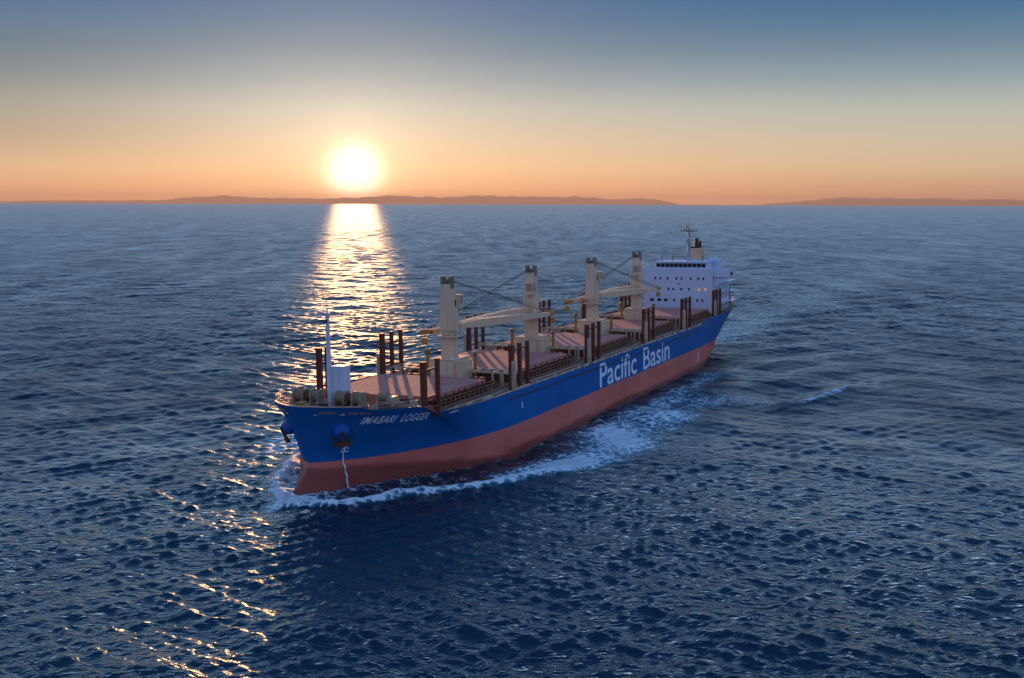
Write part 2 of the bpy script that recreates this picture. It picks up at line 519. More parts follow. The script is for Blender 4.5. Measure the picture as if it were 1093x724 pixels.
for side in (1, -1):
    vsx = []; fs = []
    for p, q, lw in zip(deck_pts, inn, inn_low):
        z = sheer(p[0])
        vsx += [(p[0], p[1] * side, z), (q[0], q[1] * side, z), (lw[0], lw[1] * side, deck_z(lw[0]) - 0.03)]
    for i in range(len(inn) - 1):
        a, b = 3 * i, 3 * (i + 1)
        fs += [(a, b, b + 1, a + 1), (a + 1, b + 1, b + 2, a + 2)]
    hb.add(vsx, fs, 1)
def weld(o, d=0.004):
    bm = bmesh.new(); bm.from_mesh(o.data)
    bmesh.ops.remove_doubles(bm, verts=bm.verts, dist=d)
    bmesh.ops.recalc_face_normals(bm, faces=bm.faces)
    bm.to_mesh(o.data); bm.free()
hull = hb.build('hull', [M['hull'], M['bulwark_in']], ship)
weld(hull)
hull.data.polygons.foreach_set('use_smooth', [True] * len(hull.data.polygons))
hull.data.set_sharp_from_angle(angle=R(35))

# hull surface lookup for things that lie on it
hull_bvh = BVHTree.FromPolygons([v.co.copy() for v in hull.data.vertices], [tuple(p.vertices) for p in hull.data.polygons])
def hull_at(X, Z, side=1):
    """point and outward normal of the shell, ship coordinates"""
    loc, nrm, idx, dist = hull_bvh.ray_cast(Vector((-X, 40.0 * side, Z)), Vector((0, -side, 0)))
    if loc is None:
        return Vector((X, 0, Z)), Vector((0, side, 0))
    if nrm.y * side < 0: nrm = -nrm
    return Vector((-loc.x, loc.y, loc.z)), Vector((-nrm.x, nrm.y, nrm.z))

# decks
def deck_sheet(name, x0, x1, zf, mat):
    pts = [q for q in inn_low if x0 <= q[0] <= x1]
    def yb(x):
        return float(np.interp(x, [q[0] for q in inn_low[:-1]], [q[1] + 0.02 for q in inn_low[:-1]]))
    xs = sorted(set([x0, x1] + [float(q[0]) for q in pts]))
    b = MB(); vsx = []; fs = []
    for x in xs:
        y = yb(x)
        vsx += [(x, y, zf(x)), (x, -y, zf(x)), (x, y, zf(x) - 0.15), (x, -y, zf(x) - 0.15)]
    for i in range(len(xs) - 1):
        a, c = 4 * i, 4 * (i + 1)
        fs += [(a, a + 1, c + 1, c), (a + 2, c + 2, c + 3, a + 3)]
    n = len(xs) - 1
    fs += [(0, 2, 3, 1), (4 * n, 4 * n + 1, 4 * n + 3, 4 * n + 2)]
    b.add(vsx, fs)
    return b.build(name, mat, ship)
deck_sheet('forecastle_deck', float(inn_low[0][0]) + 0.01, 12.0, lambda x: float(np.interp(x, [-3, 2, 12], [10.6, 10.35, 10.1])), M['deck'])
deck_sheet('main_deck', 12.0, 128.0, lambda x: float(np.interp(x, [12.2, 128], [8.85, 8.65])), M['deck'])
deck_sheet('poop_deck', 128.0, 175.5, lambda x: 8.9, M['deck'])
b = MB(); b.box(12.0, 12.2, -12.2, 12.2, 8.7, 10.18); b.build('forecastle_bulkhead', M['coaming'], ship)

# pale capping rail along the bow bulwark
rb = MB()
for side in (1, -1):
    prev = None
    for p, q in zip(deck_pts, inn):
        if p[0] > 2.3: break
        c = ((p[0] + q[0]) / 2, (p[1] + q[1]) / 2 * side, sheer(p[0]) + 0.03)
        if prev is not None: rb.beam(prev, c, 0.34, 0.1)
        prev = c
rb.build('bulwark_rail', M['rim'], ship)
# narrow dark bar under the deck edge, port and starboard
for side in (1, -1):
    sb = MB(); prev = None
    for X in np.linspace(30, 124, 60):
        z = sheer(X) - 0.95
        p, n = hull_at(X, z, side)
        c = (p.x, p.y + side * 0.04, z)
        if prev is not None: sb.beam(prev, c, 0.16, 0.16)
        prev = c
    sb.build('dark_edge_bar', M['dark'], ship)

# --- lettering
def text_mesh(s, size, shear=0.0, bold=0.0, xs=1.0, space=1.0):
    cu = bpy.data.curves.new('lettering', 'FONT')
    cu.body = s; cu.size = size; cu.shear = shear; cu.offset = bold; cu.space_character = space
    cu.resolution_u = 6
    ob = bpy.data.objects.new('lettering_tmp', cu); COL.objects.link(ob)
    dg = bpy.context.evaluated_depsgraph_get(); dg.update()
    me = bpy.data.meshes.new_from_object(ob.evaluated_get(dg))
    bpy.data.objects.remove(ob)
    bm = bmesh.new(); bm.from_mesh(me)
    bmesh.ops.subdivide_edges(bm, edges=[e for e in bm.edges if e.calc_length() > 0.5], cuts=2)
    bmesh.ops.triangulate(bm, faces=bm.faces)
    vs = [v.co.copy() for v in bm.verts]; fs = [tuple(v.index for v in f.verts) for f in bm.faces]
    bm.free(); bpy.data.meshes.remove(me)
    x0 = min(v.x for v in vs); x1 = max(v.x for v in vs)
    return [((v.x - x0) * xs, v.y) for v in vs], fs, (x1 - x0) * xs
def hull_text(s, X0, X1, Zf, size, **kw):
    vs, fs, w = text_mesh(s, size, **kw)
    k = (X1 - X0) / w
    out = []; 
    for x, y in vs:
        X = X0 + x * k; Z = Zf(X) + y
        p, n = hull_at(X, Z, 1)
        out.append(p + n * 0.03)
    b = MB(); b.add(out, fs)
    return b.build('lettering', M['letter'], ship)
hull_text('Pacific', 64.9, 83.6, lambda X: 4.5, 5.9, bold=0.06)
hull_text('Basin', 87.4, 103.4, lambda X: 4.5, 5.9, bold=0.06)
hull_text('IMABARI', 3.2, 6.95, lambda X: 8.9 - 0.055 * (X - 3.2), 1.4, shear=0.22, bold=0.02, space=1.12)
hull_text('LOGGER', 7.65, 11.35, lambda X: 8.9 - 0.055 * (X - 3.2), 1.4, shear=0.22, bold=0.02, space=1.12)
# small white marks: bow thruster / bulb sign, draught mark, midship mark
def hull_marks(name, strokes, w=0.16):
    b = MB()
    for (x0, z0, x1, z1) in strokes:
        n = 4; prev = None
        for k in range(n + 1):
            X = x0 + (x1 - x0) * k / n; Z = z0 + (z1 - z0) * k / n
            p, nn = hull_at(X, Z, 1)
            c = p + nn * 0.02
            if prev is not None: b.beam(prev, c, w * 0.5, w)
            prev = c
    return b.build(name, M['letter'], ship)

# --- fore ship
def mast_house():
    b = MB()
    b.box(6.1, 7.7, -0.3, 1.45, 10.2, 15.5)
    b.box(6.02, 7.78, -0.38, 1.53, 15.5, 15.58)
    o = b.build('foremast_house', M['white'], ship)
    m = MB()
    m.cyl((6.0, -0.62, 10.2), (6.0, -0.62, 15.4), 0.36, 0.34, 12)
    m.cyl((6.0, -0.62, 15.4), (6.0, -0.62, 22.4), 0.32, 0.24, 12)
    m.box(5.7, 6.3, -0.95, -0.3, 22.3, 22.45)
    m.cyl((6.0, -0.62, 22.4), (6.0, -0.62, 23.1), 0.12, 0.1, 8)
    m.beam((6.0, -1.1, 19.3), (6.0, -0.1, 19.3), 0.1, 0.1)
    mo = m.build('foremast', M['white'], ship, 40)
    l = MB(); l.cyl((5.75, -0.62, 21.2), (5.75, -0.62, 21.55), 0.16, n=8); l.build('masthead_lamp', M['dark'], mo, 40)
    st = MB()
    for p in ((-2.0, 0.0, 11.6), (12.5, 7.5, 10.2), (12.5, -7.5, 10.4)):
        st.cyl((6.0, -0.62, 22.2), p, 0.025, n=4)
    st.build('stay_wire', M['dark'], mo)
mast_house()

def windlass(y, x=5.2):
    z = 10.25
    b = MB()
    b.box(x - 1.6, x + 1.6, y - 2.0, y + 2.0, z, z + 0.35)
    for yy in (-1.9, -0.55, 0.75, 1.9):
        b.prism([(x - 1.1, z + 0.3), (x + 1.1, z + 0.3), (x + 0.5, z + 1.8), (x - 0.5, z + 1.8)], 'y', y + yy - 0.1, y + yy + 0.1)
    b.cyl((x, y - 2.2, z + 1.5), (x, y + 2.2, z + 1.5), 0.18, n=10)
    b.box(x + 0.6, x + 1.7, y - 0.6, y + 0.7, z + 0.3, z + 1.4)
    o = b.build('windlass', M['gear'], ship)
    for y0, y1 in ((-1.75, -0.7), (0.9, 1.8)):
        d = MB()
        n = 7                                                   # turns of rope bulge a little
        for k in range(n):
            a = y + y0 + (y1 - y0) * k / n; c = y + y0 + (y1 - y0) * (k + 1) / n
            d.cyl((x, a, z + 1.5), (x, c, z + 1.5), 0.70 + 0.06 * (k % 2) + 0.04 * random.random(), n=18)
        d.build('rope_drum', M['rope'], o, 40)
    for yy in (-1.9, -0.55, 0.75, 1.9):
        d = MB(); d.cyl((x, y + yy - 0.14, z + 1.5), (x, y + yy + 0.14, z + 1.5), 0.88, n=20)
        d.build('drum_flange', M['gear'], o, 40)
    d = MB()
    d.cyl((x, y - 0.35, z + 1.5), (x, y + 0.4, z + 1.5), 0.62, n=8); d.build('chain_wheel', M['rust'], o)
    return o
windlass(3.0); windlass(-3.4)
def mooring_winch(x, y, z):
    b = MB()
    b.box(x - 1.2, x + 1.2, y - 1.5, y + 1.5, z, z + 0.3)
    for yy in (-1.3, 0.2, 1.3):
        b.prism([(x - 0.8, z + 0.3), (x + 0.8, z + 0.3), (x + 0.35, z + 1.5), (x - 0.35, z + 1.5)], 'y', y + yy - 0.08, y + yy + 0.08)
    b.box(x - 0.5, x + 0.7, y + 0.35, y + 1.15, z + 0.3, z + 1.4)
    o = b.build('mooring_winch', M['beige'], ship)
    d = MB(); d.cyl((x, y - 1.2, z + 1.25), (x, y + 0.1, z + 1.25), 0.6, n=16)
    d.build('rope_drum', M['rope'], o, 40)
mooring_winch(9.2, -5.6, 10.1); mooring_winch(9.4, 6.0, 10.1)
for x, y in ((170, 4.5), (170, -4.5), (166, 0)):
    mooring_winch(x, y, 8.9)

def bollard(x, y, z, rz=0.0):
    b = MB()
    b.box(x - 0.8, x + 0.8, y - 0.3, y + 0.3, z, z + 0.12)
    for k in (-0.5, 0.5):
        b.cyl((x + k, y, z + 0.1), (x + k, y, z + 0.75), 0.2, n=10)
        b.cyl((x + k, y, z + 0.75), (x + k, y, z + 0.85), 0.26, n=10)
    b.build('bollard', M['beige'], ship, 40)
for x, y, z in ((-0.4, 2.0, 10.5), (-0.4, -2.0, 10.5), (1.6, 4.6, 10.35), (1.6, -4.6, 10.35), (4.6, 7.0, 10.25), (4.6, -7.0, 10.25), (10.2, 9.4, 10.1), (10.2, -9.4, 10.1),
                (158, 10.6, 8.9), (172, 6.6, 8.9), (172, -6.6, 8.9)):
    bollard(x, y, z)
# ventilators, lockers, hatches and coiled rope around the windlasses
def vent(x, y, z, h, r, mat, parent=ship, name='ventilator'):
    b = MB()
    b.cyl((x, y, z), (x, y, z + h), r * 0.6, n=10)
    b.ball((x, y, z + h + r * 0.35), (r, r, r * 0.85))
    return b.build(name, mat, parent, 50)
for x, y, h, r, m in ((1.0, -0.6, 1.0, 0.35, 'yellow'), (0.2, 0.9, 0.6, 0.25, 'gear'), (7.6, 3.6, 1.0, 0.4, 'beige'), (7.8, -7.4, 1.1, 0.4, 'gear'),
                      (10.8, 2.5, 1.0, 0.36, 'gear'), (10.6, -3.0, 1.1, 0.36, 'olive'), (11.2, 8.4, 0.9, 0.32, 'beige')):
    vent(x, y, 10.1, h, r, M[m])
for x0, x1, y0, y1, h, m in ((1.6, 2.9, -2.9, -2.0, 1.0, 'yellow'), (9.6, 11.4, 2.9, 4.4, 1.2, 'hatch'), (9.2, 11.2, -1.6, 0.2, 0.9, 'rust'), (6.6, 7.8, 6.3, 7.5, 0.7, 'rust'),
                             (3.0, 4.0, -0.3, 0.4, 0.7, 'dark'), (10.3, 11.6, -8.8, -7.2, 1.0, 'hatch'), (8.0, 9.0, 8.0, 8.7, 0.6, 'gear')):
    b = MB(); b.box(x0, x1, y0, y1, 10.0, 10.3 + h); b.box(x0 - 0.08, x1 + 0.08, y0 - 0.08, y1 + 0.08, 10.3 + h, 10.38 + h)
    b.build('deck_locker', M[m], ship)
for x, y in ((1.9, 1.6), (5.4, 6.3), (2.2, -4.0), (8.1, 9.2), (7.6, 0.9)):
    b = MB()
    for k in range(4):
        n = 16; prev = None
        for i in range(n + 1):
            a = 2 * math.pi * i / n; rr = 0.62 - 0.05 * k
            c = (x + rr * math.cos(a), y + rr * math.sin(a), 10.42 + 0.11 * k)
            if prev: b.cyl(prev, c, 0.07, n=5)
            prev = c
    b.build('rope_coil', M['rope'], ship, 60)
# pipes and a low rail along the foredeck, stanchion-like rollers near the bow
b = MB(); b.rail([(3.2, 5.9, 10.3), (8.6, 8.9, 10.15), (11.6, 9.6, 10.1)], 0.9, 1.1, 0.035, 0, 2); b.build('foredeck_rail', M['rim'], ship)
b = MB(); b.rail([(1.2, -1.6, 10.4), (3.6, -0.9, 10.3), (4.2, 0.8, 10.3)], 0.9, 1.1, 0.035, 0, 2); b.build('foredeck_rail', M['rim'], ship)
for x, y in ((-1.2, 0.6), (-0.9, -0.9), (0.7, 3.3), (0.7, -3.4), (2.6, 5.4), (2.8, -5.6)):
    b = MB(); b.cyl((x, y, 10.4), (x, y, 11.0), 0.22, 0.18, 10); b.cyl((x, y, 11.0), (x, y, 11.12), 0.28, n=10); b.build('mooring_roller', M['rim'], ship, 40)
# chain from windlass to hawse
for y in (3.0, -3.4):
    b = MB(); prev = None
    for k in range(10):
        c = (5.0 - 0.32 * k, y + 0.05 * k, 11.5 - 0.06 * k - (0.35 if k > 7 else 0))
        if prev: b.cyl(prev, c, 0.13, n=6)
        prev = c
    b.build('anchor_chain', M['rust'], ship)
# fairleads: small pale openings in the bow bulwark, port
for X in (-0.75, -0.3, 0.1, 1.7, 2.2, 2.8, 3.4):
    for side in (1, -1):
        p, n = hull_at(X, 10.72 - 0.11 * X, side)
        b = MB()
        t = Vector((n.y, -n.x, 0)).normalized() * (0.24)
        b.beam(p + n * 0.0 - t, p + n * 0.0 + t, 0.12, 0.24)
        o = b.build('fairlead', M['rim'], ship)
        b = MB(); b.beam(p + n * 0.05 - t * 0.7, p + n * 0.05 + t * 0.7, 0.06, 0.13); b.build('fairlead_opening', M['dark'], o)
# anchors in raised bolsters
def anchor(X, Z, side):
    p, n = hull_at(X, Z, side)
    b = MB()
    c = p + n * 0.1
    a = n.orthogonal().normalized()
    top = Vector((0, 0, 1)); t = n.cross(top).normalized(); u = t.cross(n) * -1
    if u.z < 0: u = -u
    # flared bolster: stack of rings
    prev = None; N = 16
    rings = [(-0.5, 1.1, 1.15), (0.35, 1.0, 1.0), (0.85, 0.85, 0.8), (1.0, 0.6, 0.5)]
    vs = []; fs = []
    for d, rx, rz in rings:
        for i in range(N):
            q = 2 * math.pi * i / N
            vs.append(p + n * d + t * (rx * math.cos(q)) + u * (rz * math.sin(q)))
    for k in range(len(rings) - 1):
        for i in range(N):
            fs.append((k * N + i, k * N + (i + 1) % N, (k + 1) * N + (i + 1) % N, (k + 1) * N + i))
    fs.append(tuple(range((len(rings) - 1) * N, len(rings) * N)))
    b.add(vs, fs)
    bo = b.build('anchor_bolster', M['bolster'], ship, 45)
    g = MB()
    f = p + n * 1.05
    g.beam(f + u * 0.5, f - u * 1.5, 0.36, 0.36)
    g.beam(f - u * 1.35 - t * 0.95, f - u * 1.35 + t * 0.95, 0.55, 0.5)
    for s in (-1, 1):
        g.beam(f - u * 1.35 + t * (0.85 * s), f - u * 0.1 + t * (1.05 * s) + n * 0.15, 0.5, 0.34, 0.16, 0.16)
    g.build('anchor', M['rust'], bo, bevel=0.04)
anchor(1.7, 8.25, 1)
anchor(1.7, 8.25, -1)
hull_marks('bulb_mark', [(2.5, 5.6, 2.8, 5.95), (2.8, 5.95, 3.15, 5.7)], 0.12)
hull_marks('bulb_mark', [(2.45, 5.35, 3.2, 5.35)], 0.12)
hull_marks('draught_mark', [(33.9, 7.2, 33.9, 6.2)], 0.22)
hull_marks('draught_mark', [(123.6, 3.3, 123.6, 1.2)], 0.34)
# water draining from the hawse pipe
b = MB(); prev = None
for k in range(26):
    z = 5.9 - 5.9 * k / 25
    p, n = hull_at(2.72 + 0.35 * k / 25 + 0.05 * math.sin(k * 1.3), z, 1)
    c = p + n * (0.03 + 0.03 * random.random())
    if prev is not None: b.beam(prev, c, 0.07, 0.10 + 0.12 * random.random())
    prev = c
b.build('water_trickle', M['letter'], ship)
# bow handrails on the low bulwark
for side in (1, -1):
    b = MB()
    pts = [(q[0], q[1] * side, sheer(p[0])) for p, q in zip(deck_pts, inn) if 3.3 < p[0] < 9.5]
    b.rail(pts[::3] + [pts[-1]], 0.8, 1.2, 0.03)
    b.build('bow_handrail', M['beige'], ship)

# --- hatches
HATCH = [(15.6, 32.0), (40.2, 62.0), (70.6, 91.4), (99.4, 118.6), (126.6, 148.2)]
for i, (x0, x1) in enumerate(HATCH):
    w = 8.9 if i else 8.6
    b = MB()
    b.box(x0 + 0.2, x1 - 0.2, -w + 0.25, w - 0.25, 8.6, 9.95, 0)
    for s in (1, -1):                                    # stays along the coaming and pale rails
        n = int((x1 - x0) / 1.25)
        for k in range(n + 1):
            x = x0 + 0.4 + (x1 - x0 - 0.8) * k / n
            b.prism([((w - 0.25) * s, 8.65), ((w + 1.0) * s, 8.65), ((w + 0.15) * s, 9.8), ((w - 0.25) * s, 9.8)], 'x', x - 0.05, x + 0.05, 1)
        b.box(x0 + 0.2, x1 - 0.2, min((w - .2) * s, (w + .32) * s), max((w - .2) * s, (w + .32) * s), 9.78, 9.88, 0)
    co = b.build('hatch_coaming', [M['coaming'], M['brown']], ship)
    n = 3
    c = MB(); L = (x1 - x0) / n
    for k in range(n):
        a0, a1 = x0 + k * L + 0.04, x0 + (k + 1) * L - 0.04
        c.box(a0, a1, -w, w, 9.97, 10.52, 0)
        for s in (1, -1):                                # cleats on the side plates
            for q in (0.2, 0.5, 0.8):
                xx = a0 + (a1 - a0) * q
                c.box(xx - 0.12, xx + 0.12, min(w * s, (w + .1) * s), max(w * s, (w + .1) * s), 9.85, 10.35, 1)
    c.build('hatch_cover', [M['hatch'], M['coaming']], co)
    # lattice walkway and pipes beside the hatch
    for s in (1, -1):
        r = MB()
        r.rail([(x0, (w + 1.7) * s, 8.75), (x1, (w + 1.7) * s, 8.75)], 1.35, 1.35, 0.055, 0, 3)
        r.build('side_railing', M['railbrown'], ship)
for s in (1, -1):
    b = MB()
    for y, z, r in ((12.7, 8.95, 0.10), (12.45, 8.9, 0.07), (11.2, 8.9, 0.09)):
        b.cyl((14, y * s, z), (147, y * s, z - 0.12), r, n=6)
    b.build('deck_pipe', M['beige'], ship)
# pale fairleads, pipe bends and short bulwark plates along the deck edge
k = 0
for X in np.arange(16, 126, 3.4):
    for s in (1, -1):
        xx = X + random.uniform(-1, 1); L = random.uniform(0.5, 1.5)
        y = hull_at(xx, 8.6, s)[0].y
        b = MB(); h = random.uniform(0.16, 0.42)
        b.box(xx - L, xx + L, min(y - 0.3 * s, y - 0.06 * s), max(y - 0.3 * s, y - 0.06 * s), sheer(xx) - 0.03, sheer(xx) + h)
        b.build('deck_edge_plate', M['beige'], ship, bevel=0.05)

# --- log stanchions: sets of three on each side
def stanchion_set(xc, y, n=3, z0=8.6, z1=15.9, gap=2.75, pil=True, bars=True):
    s = 1 if y > 0 else -1
    first = None
    for k in range(n):
        x = xc + (k - (n - 1) / 2) * gap
        b = MB()
        w = 0.27 if k else 0.36
        b.box(x - w, x + w, y - w * 0.9, y + w * 0.9, z0, z1)
        b.box(x - w - 0.05, x + w + 0.05, y - w * 0.9 - 0.05, y + w * 0.9 + 0.05, z1, z1 + 0.06)
        for zz in (10.3, 12.3, 14.2):
            b.box(x - w - 0.04, x + w + 0.04, y - w * 0.9 - 0.04, y + w * 0.9 + 0.04, zz, zz + 0.1)
        o = b.build('log_stanchion', M['brown'], ship)
        if k == 0:
            first = o
            if pil:
                p = MB()
                p.box(x - 0.62, x + 0.0, y + (0.30 if s > 0 else -0.75), y + (0.75 if s > 0 else -0.30), z0, 13.1)
                for zz in np.arange(9.2, 13.0, 0.5):
                    p.box(x - 0.72, x + 0.02, y + (0.26 if s > 0 else -0.8), y + (0.8 if s > 0 else -0.26), zz, zz + 0.07)
                p.build('stanchion_pillar', M['beige'], o)
    if bars:
        for zz in (11.0, 14.6):
            p = MB(); x0 = xc - (n - 1) / 2 * gap
            p.beam((x0, y, zz), (x0 + (n - 1) * gap, y, zz), 0.2, 0.24)
            p.build('crossbar', M['brown'], first)
for xc, xs in ((37.05, 38.0), (66.6, 66.8), (96.0, 96.9), (120.7, 121.5), (145.1, 145.6)):
    stanchion_set(xc, 11.75, z1=15.35)
    stanchion_set(xs, -11.1, z1=16.2)
stanchion_set(13.6, 10.0, 2, 9.0, 15.75, 3.65, False)
stanchion_set(16.5, -9.0, 2, 9.0, 16.35, 1.9, False)

# --- cranes
def crane(xc, aft, first=None):
    """xc: centre; aft: +1 when the jib points aft"""
    A = aft
    b = MB()
    b.frustum((xc, 0, 12.6), (1.0, 1.0), (xc, 0, 16.2), (0.95, 0.95))
    b.cyl((xc, 0, 16.2), (xc, 0, 16.9), 1.12, n=20)                       # slewing ring
    # tower, narrowing upwards, with a shoulder on the jib side
    def P(x, z): return (xc + A * x, z)
    b.prism([P(-1.15, 16.9), P(1.2, 16.9), P(1.15, 20.4), P(0.75, 22.6), P(0.45, 23.4), P(0.38, 24.0), P(-0.95, 24.0)], 'y', -1.12, 1.12)
    b.v[-14:] = [(x, y * (1 - 0.26 * max(0.0, (z - 17.5) / 6.5)), z) for x, y, z in b.v[-14:]]       # narrower towards the head
    post = b.build('deck_crane', M['crane'], ship, 30, bevel=0.05)
    h = MB()
    # two dark horns with the sheaves between
    for s in (1, -1):
        h.prism([(s * 0.86, 23.1), (s * 0.50, 23.95), (s * 0.52, 25.1), (s * 0.84, 25.1)], 'x', xc - A * 0.9, xc + A * 0.3)
    for s in (-0.2, 0.2):
        h.cyl((xc + A * 0.1, s - 0.12, 24.2), (xc + A * 0.1, s + 0.12, 24.2), 0.36, n=14)
    h.box(xc - 0.5, xc + 0.2, -0.45, 0.45, 23.95, 24.1)
    for s in (1, -1):
        h.box(xc - 0.6, xc + 0.2, s * 0.68 - 0.2, s * 0.68 + 0.2, 25.1, 25.18)
    h.build('sheave_head', M['cranedark'], post)
    # foundation house and lockers
    f = MB()
    f.box(xc - 2.6, xc + 2.6, -2.0, 2.0, 8.6, 12.7)
    f.box(xc - 2.7, xc + 2.7, -2.1, 2.1, 12.7, 12.8)
    f.box(xc - 2.2, xc + 1.6, 2.0, 3.0, 8.6, 12.3)
    f.box(xc - 2.25, xc + 1.65, 2.0, 3.06, 12.3, 12.38)
    fo = f.build('crane_house', M['crane'], post)
    # platform ring with rails
    g = MB()
    g.cyl((xc, 0, 16.0), (xc, 0, 16.12), 1.95, n=18)
    ring = [(xc + 1.9 * math.cos(2 * math.pi * k / 12), 1.9 * math.sin(2 * math.pi * k / 12), 16.12) for k in range(13)]
    g.rail(ring, 1.0, 1.2, 0.035, 0, 2)
    g.build('slewing_platform', M['crane'], post)
    # driver's cab on the jib side
    c = MB()
    c.box(min(xc + A * 1.0, xc + A * 2.15), max(xc + A * 1.0, xc + A * 2.15), 0.0, 1.35, 20.2, 22.2)
    c.box(min(xc + A * 0.95, xc + A * 2.25), max(xc + A * 0.95, xc + A * 2.25), -0.06, 1.42, 22.2, 22.3)
    cb = c.build('driver_cab', M['crane'], post)
    w = MB()
    w.box(min(xc + A * 2.15, xc + A * 2.18), max(xc + A * 2.15, xc + A * 2.18), 0.12, 1.22, 20.8, 22.05)
    w.box(min(xc + A * 1.15, xc + A * 2.05), max(xc + A * 1.15, xc + A * 2.05), 1.35, 1.38, 20.9, 22.05)
    w.build('cab_window', M['mirrorglass'], post)
    # small dark side windows and door of the machinery tower
    w = MB()
    w.box(xc + A * 0.35 - 0.16, xc + A * 0.35 + 0.16, 0.95, 1.03, 20.6, 21.6)
    w.box(xc - A * 1.15 - 0.03 * 1, xc - A * 1.15 + 0.03, 0.45, 0.75, 20.4, 21.4) if False else None
    w.build('tower_window', M['glass'], post)
    # jib: lies level, passing to one side of the neighbouring crane
    off = 2.15 if A > 0 else -2.15
    r0 = Vector((xc + A * 1.3, 0.25 * off, 17.55)); r1 = Vector((xc + A * 32.0, 1.45 * off, 16.6))
    q0 = r0.lerp(r1, 0.22)
    j = MB()
    for s in (-0.75, 0.75):
        j.beam(r0 + Vector((0, s, 0)), q0 + Vector((0, s * 0.62, 0)), 0.45, 0.75, 0.5, 1.25)
    j.beam(r0.lerp(r1, 0.20), r0.lerp(r1, 0.6), 1.45, 1.3, 1.3, 1.15)
    j.beam(r0.lerp(r1, 0.6), r0.lerp(r1, 0.965), 1.3, 1.15, 0.95, 0.6)
    jo = j.build('jib', M['crane'], post)
    e = MB()
    dr = (r1 - r0).normalized()
    for s in (-0.5, 0.5):
        e.beam(r1 - dr * 1.6 + Vector((0, s, 0.0)), r1 + Vector((0, s * 0.8, 0.25)), 0.14, 0.7, 0.14, 0.5)
    e.cyl(r1 + Vector((0, -0.45, 0.2)), r1 + Vector((0, 0.45, 0.2)), 0.42, n=12)
    e.box(r1.x - 0.35, r1.x + 0.35, r1.y - 0.35, r1.y + 0.35, 14.9, 15.9)
    e.cyl(r1 + Vector((0, 0, 0.0)), (r1.x, r1.y, 15.8), 0.05, n=5)
    e.build('jib_head', M['yellow'], post)
    t = MB()
    t.rail([tuple(r0.lerp(r1, 0.22) + Vector((0, 0.62, 0.62))), tuple(r0.lerp(r1, 0.95) + Vector((0, 0.42, 0.36)))], 0.85, 2.2, 0.03, 0, 2)
    t.build('jib_walkway_rail', M['crane'], post)
    k = MB()
    top = Vector((xc + A * 0.2, 0, 24.6))
    for s in (-0.35, 0.35):
        k.cyl(top + Vector((0, s, 0)), r0.lerp(r1, 0.93) + Vector((0, s, 0.45)), 0.045, n=5)
    k.cyl(top + Vector((0, 0.1, 0)), r1 + Vector((0, 0.1, 0.5)), 0.04, n=5)
    k.build('crane_cable', M['dark'], post)
    vent(xc - 2.1, -2.7, 8.7, 5.0, 0.48, M['olive'], post)
    vent(xc + 2.0, 3.3, 8.7, 4.4, 0.42, M['olive'], post)
    # table frame bridging the gap between the hatches, both sides
    return post
for xc, a in ((36.9, 1), (66.7, -1), (95.8, 1), (122.2, -1)):
    crane(xc, a)
for xc in (36.9, 66.7, 95.8, 122.2):
    for s in (1, -1):
        f = MB()
        xa, xb = xc + 0.2, xc + 2.9
        for x in (xa, xb):
            f.beam((x, 2.5 * s, 10.75), (x, 10.9 * s, 10.75), 0.28, 0.24)
            for y in (7.2, 8.9, 10.7):
                f.box(x - 0.13, x + 0.13, y * s - 0.13, y * s + 0.13, 8.65, 10.65)
        for y in (4.0, 5.6, 7.2, 8.9, 10.7):
            f.beam((xa, y * s, 10.75), (xb, y * s, 10.75), 0.22, 0.18)
        f.build('hatch_stowage_frame', M['beige'], ship)
        g = MB(); 
        g.box(xc - 2.2, xc - 0.9, min(4.5 * s, 6.6 * s), max(4.5 * s, 6.6 * s), 8.65, 10.2)
        g.box(xc - 2.6, xc - 1.2, min(7.6 * s, 8.8 * s), max(7.6 * s, 8.8 * s), 8.65, 9.8)
        g.build('deck_locker', M['rust'], ship)

# --- accommodation
def pane(name, mat, parent, X, y, z, w, h, d=0.03):
    b = MB(); b.box(X - d, X + 0.005, y - w / 2, y + w / 2, z - h / 2, z + h / 2)
    return b.build(name, mat, parent)
HX = 152.0
b = MB()
b.box(HX, 167.0, -8.75, 8.75, 8.7, 18.75)
b.box(167.0, 171.5, -6.0, 6.0, 8.9, 14.6)
for zz in (11.3, 13.75, 16.2):                              # deck-edge welds along the front
    b.box(HX - 0.025, HX, -8.75, 8.75, zz, zz + 0.05)
    for s in (1, -1):
        b.box(HX + 2, 168.5, s * 8.75 if s > 0 else -10.2, 10.2 if s > 0 else -8.75, zz - 0.1, zz)
for z0, h in ((18.75, 0.95),):                               # parapet of the bridge deck
    b.box(HX, HX + 0.12, -8.75, 8.75, z0, z0 + h)
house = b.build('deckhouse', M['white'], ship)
for y, w in ((-5.67, .42), (-4.41, .42), (-2.52, .42), (-0.28, .42), (1.0, .42), (3.31, .42), (5.22, .42), (6.5, .42)):
    pane('window', M['glass'], house, HX, y, 17.35, w, 0.62)
for y, lit in ((-4.93, 0), (-2.35, 0), (-1.09, 0), (0.88, 0), (2.9, 0), (5.4, 1), (7.0, 1)):
    wn = pane('window', M['litglass'] if lit else M['glass'], house, HX, y, 14.75, 0.42, 0.62)
    if lit: wn['label'] = 'cabin window glowing orange'
pane('window', M['glass'], house, HX, 0.3, 16.0, 0.5, 0.25)
for y, w in ((-6.5, 1.0), (-4.66, 0.95), (-3.0, 0.95), (-0.85, .45), (4.96, .42), (6.25, .42)):
    pane('window', M['glass'], house, HX, y, 12.05, w, 0.66)
for X in (155.5, 158.5, 161.5, 164.5):
    for z in (10.3, 12.3, 14.8, 17.2):
        w = MB(); w.box(X - .25, X + .25, 8.74, 8.78, z - .35, z + .35); w.build('window', M['glass'], house)
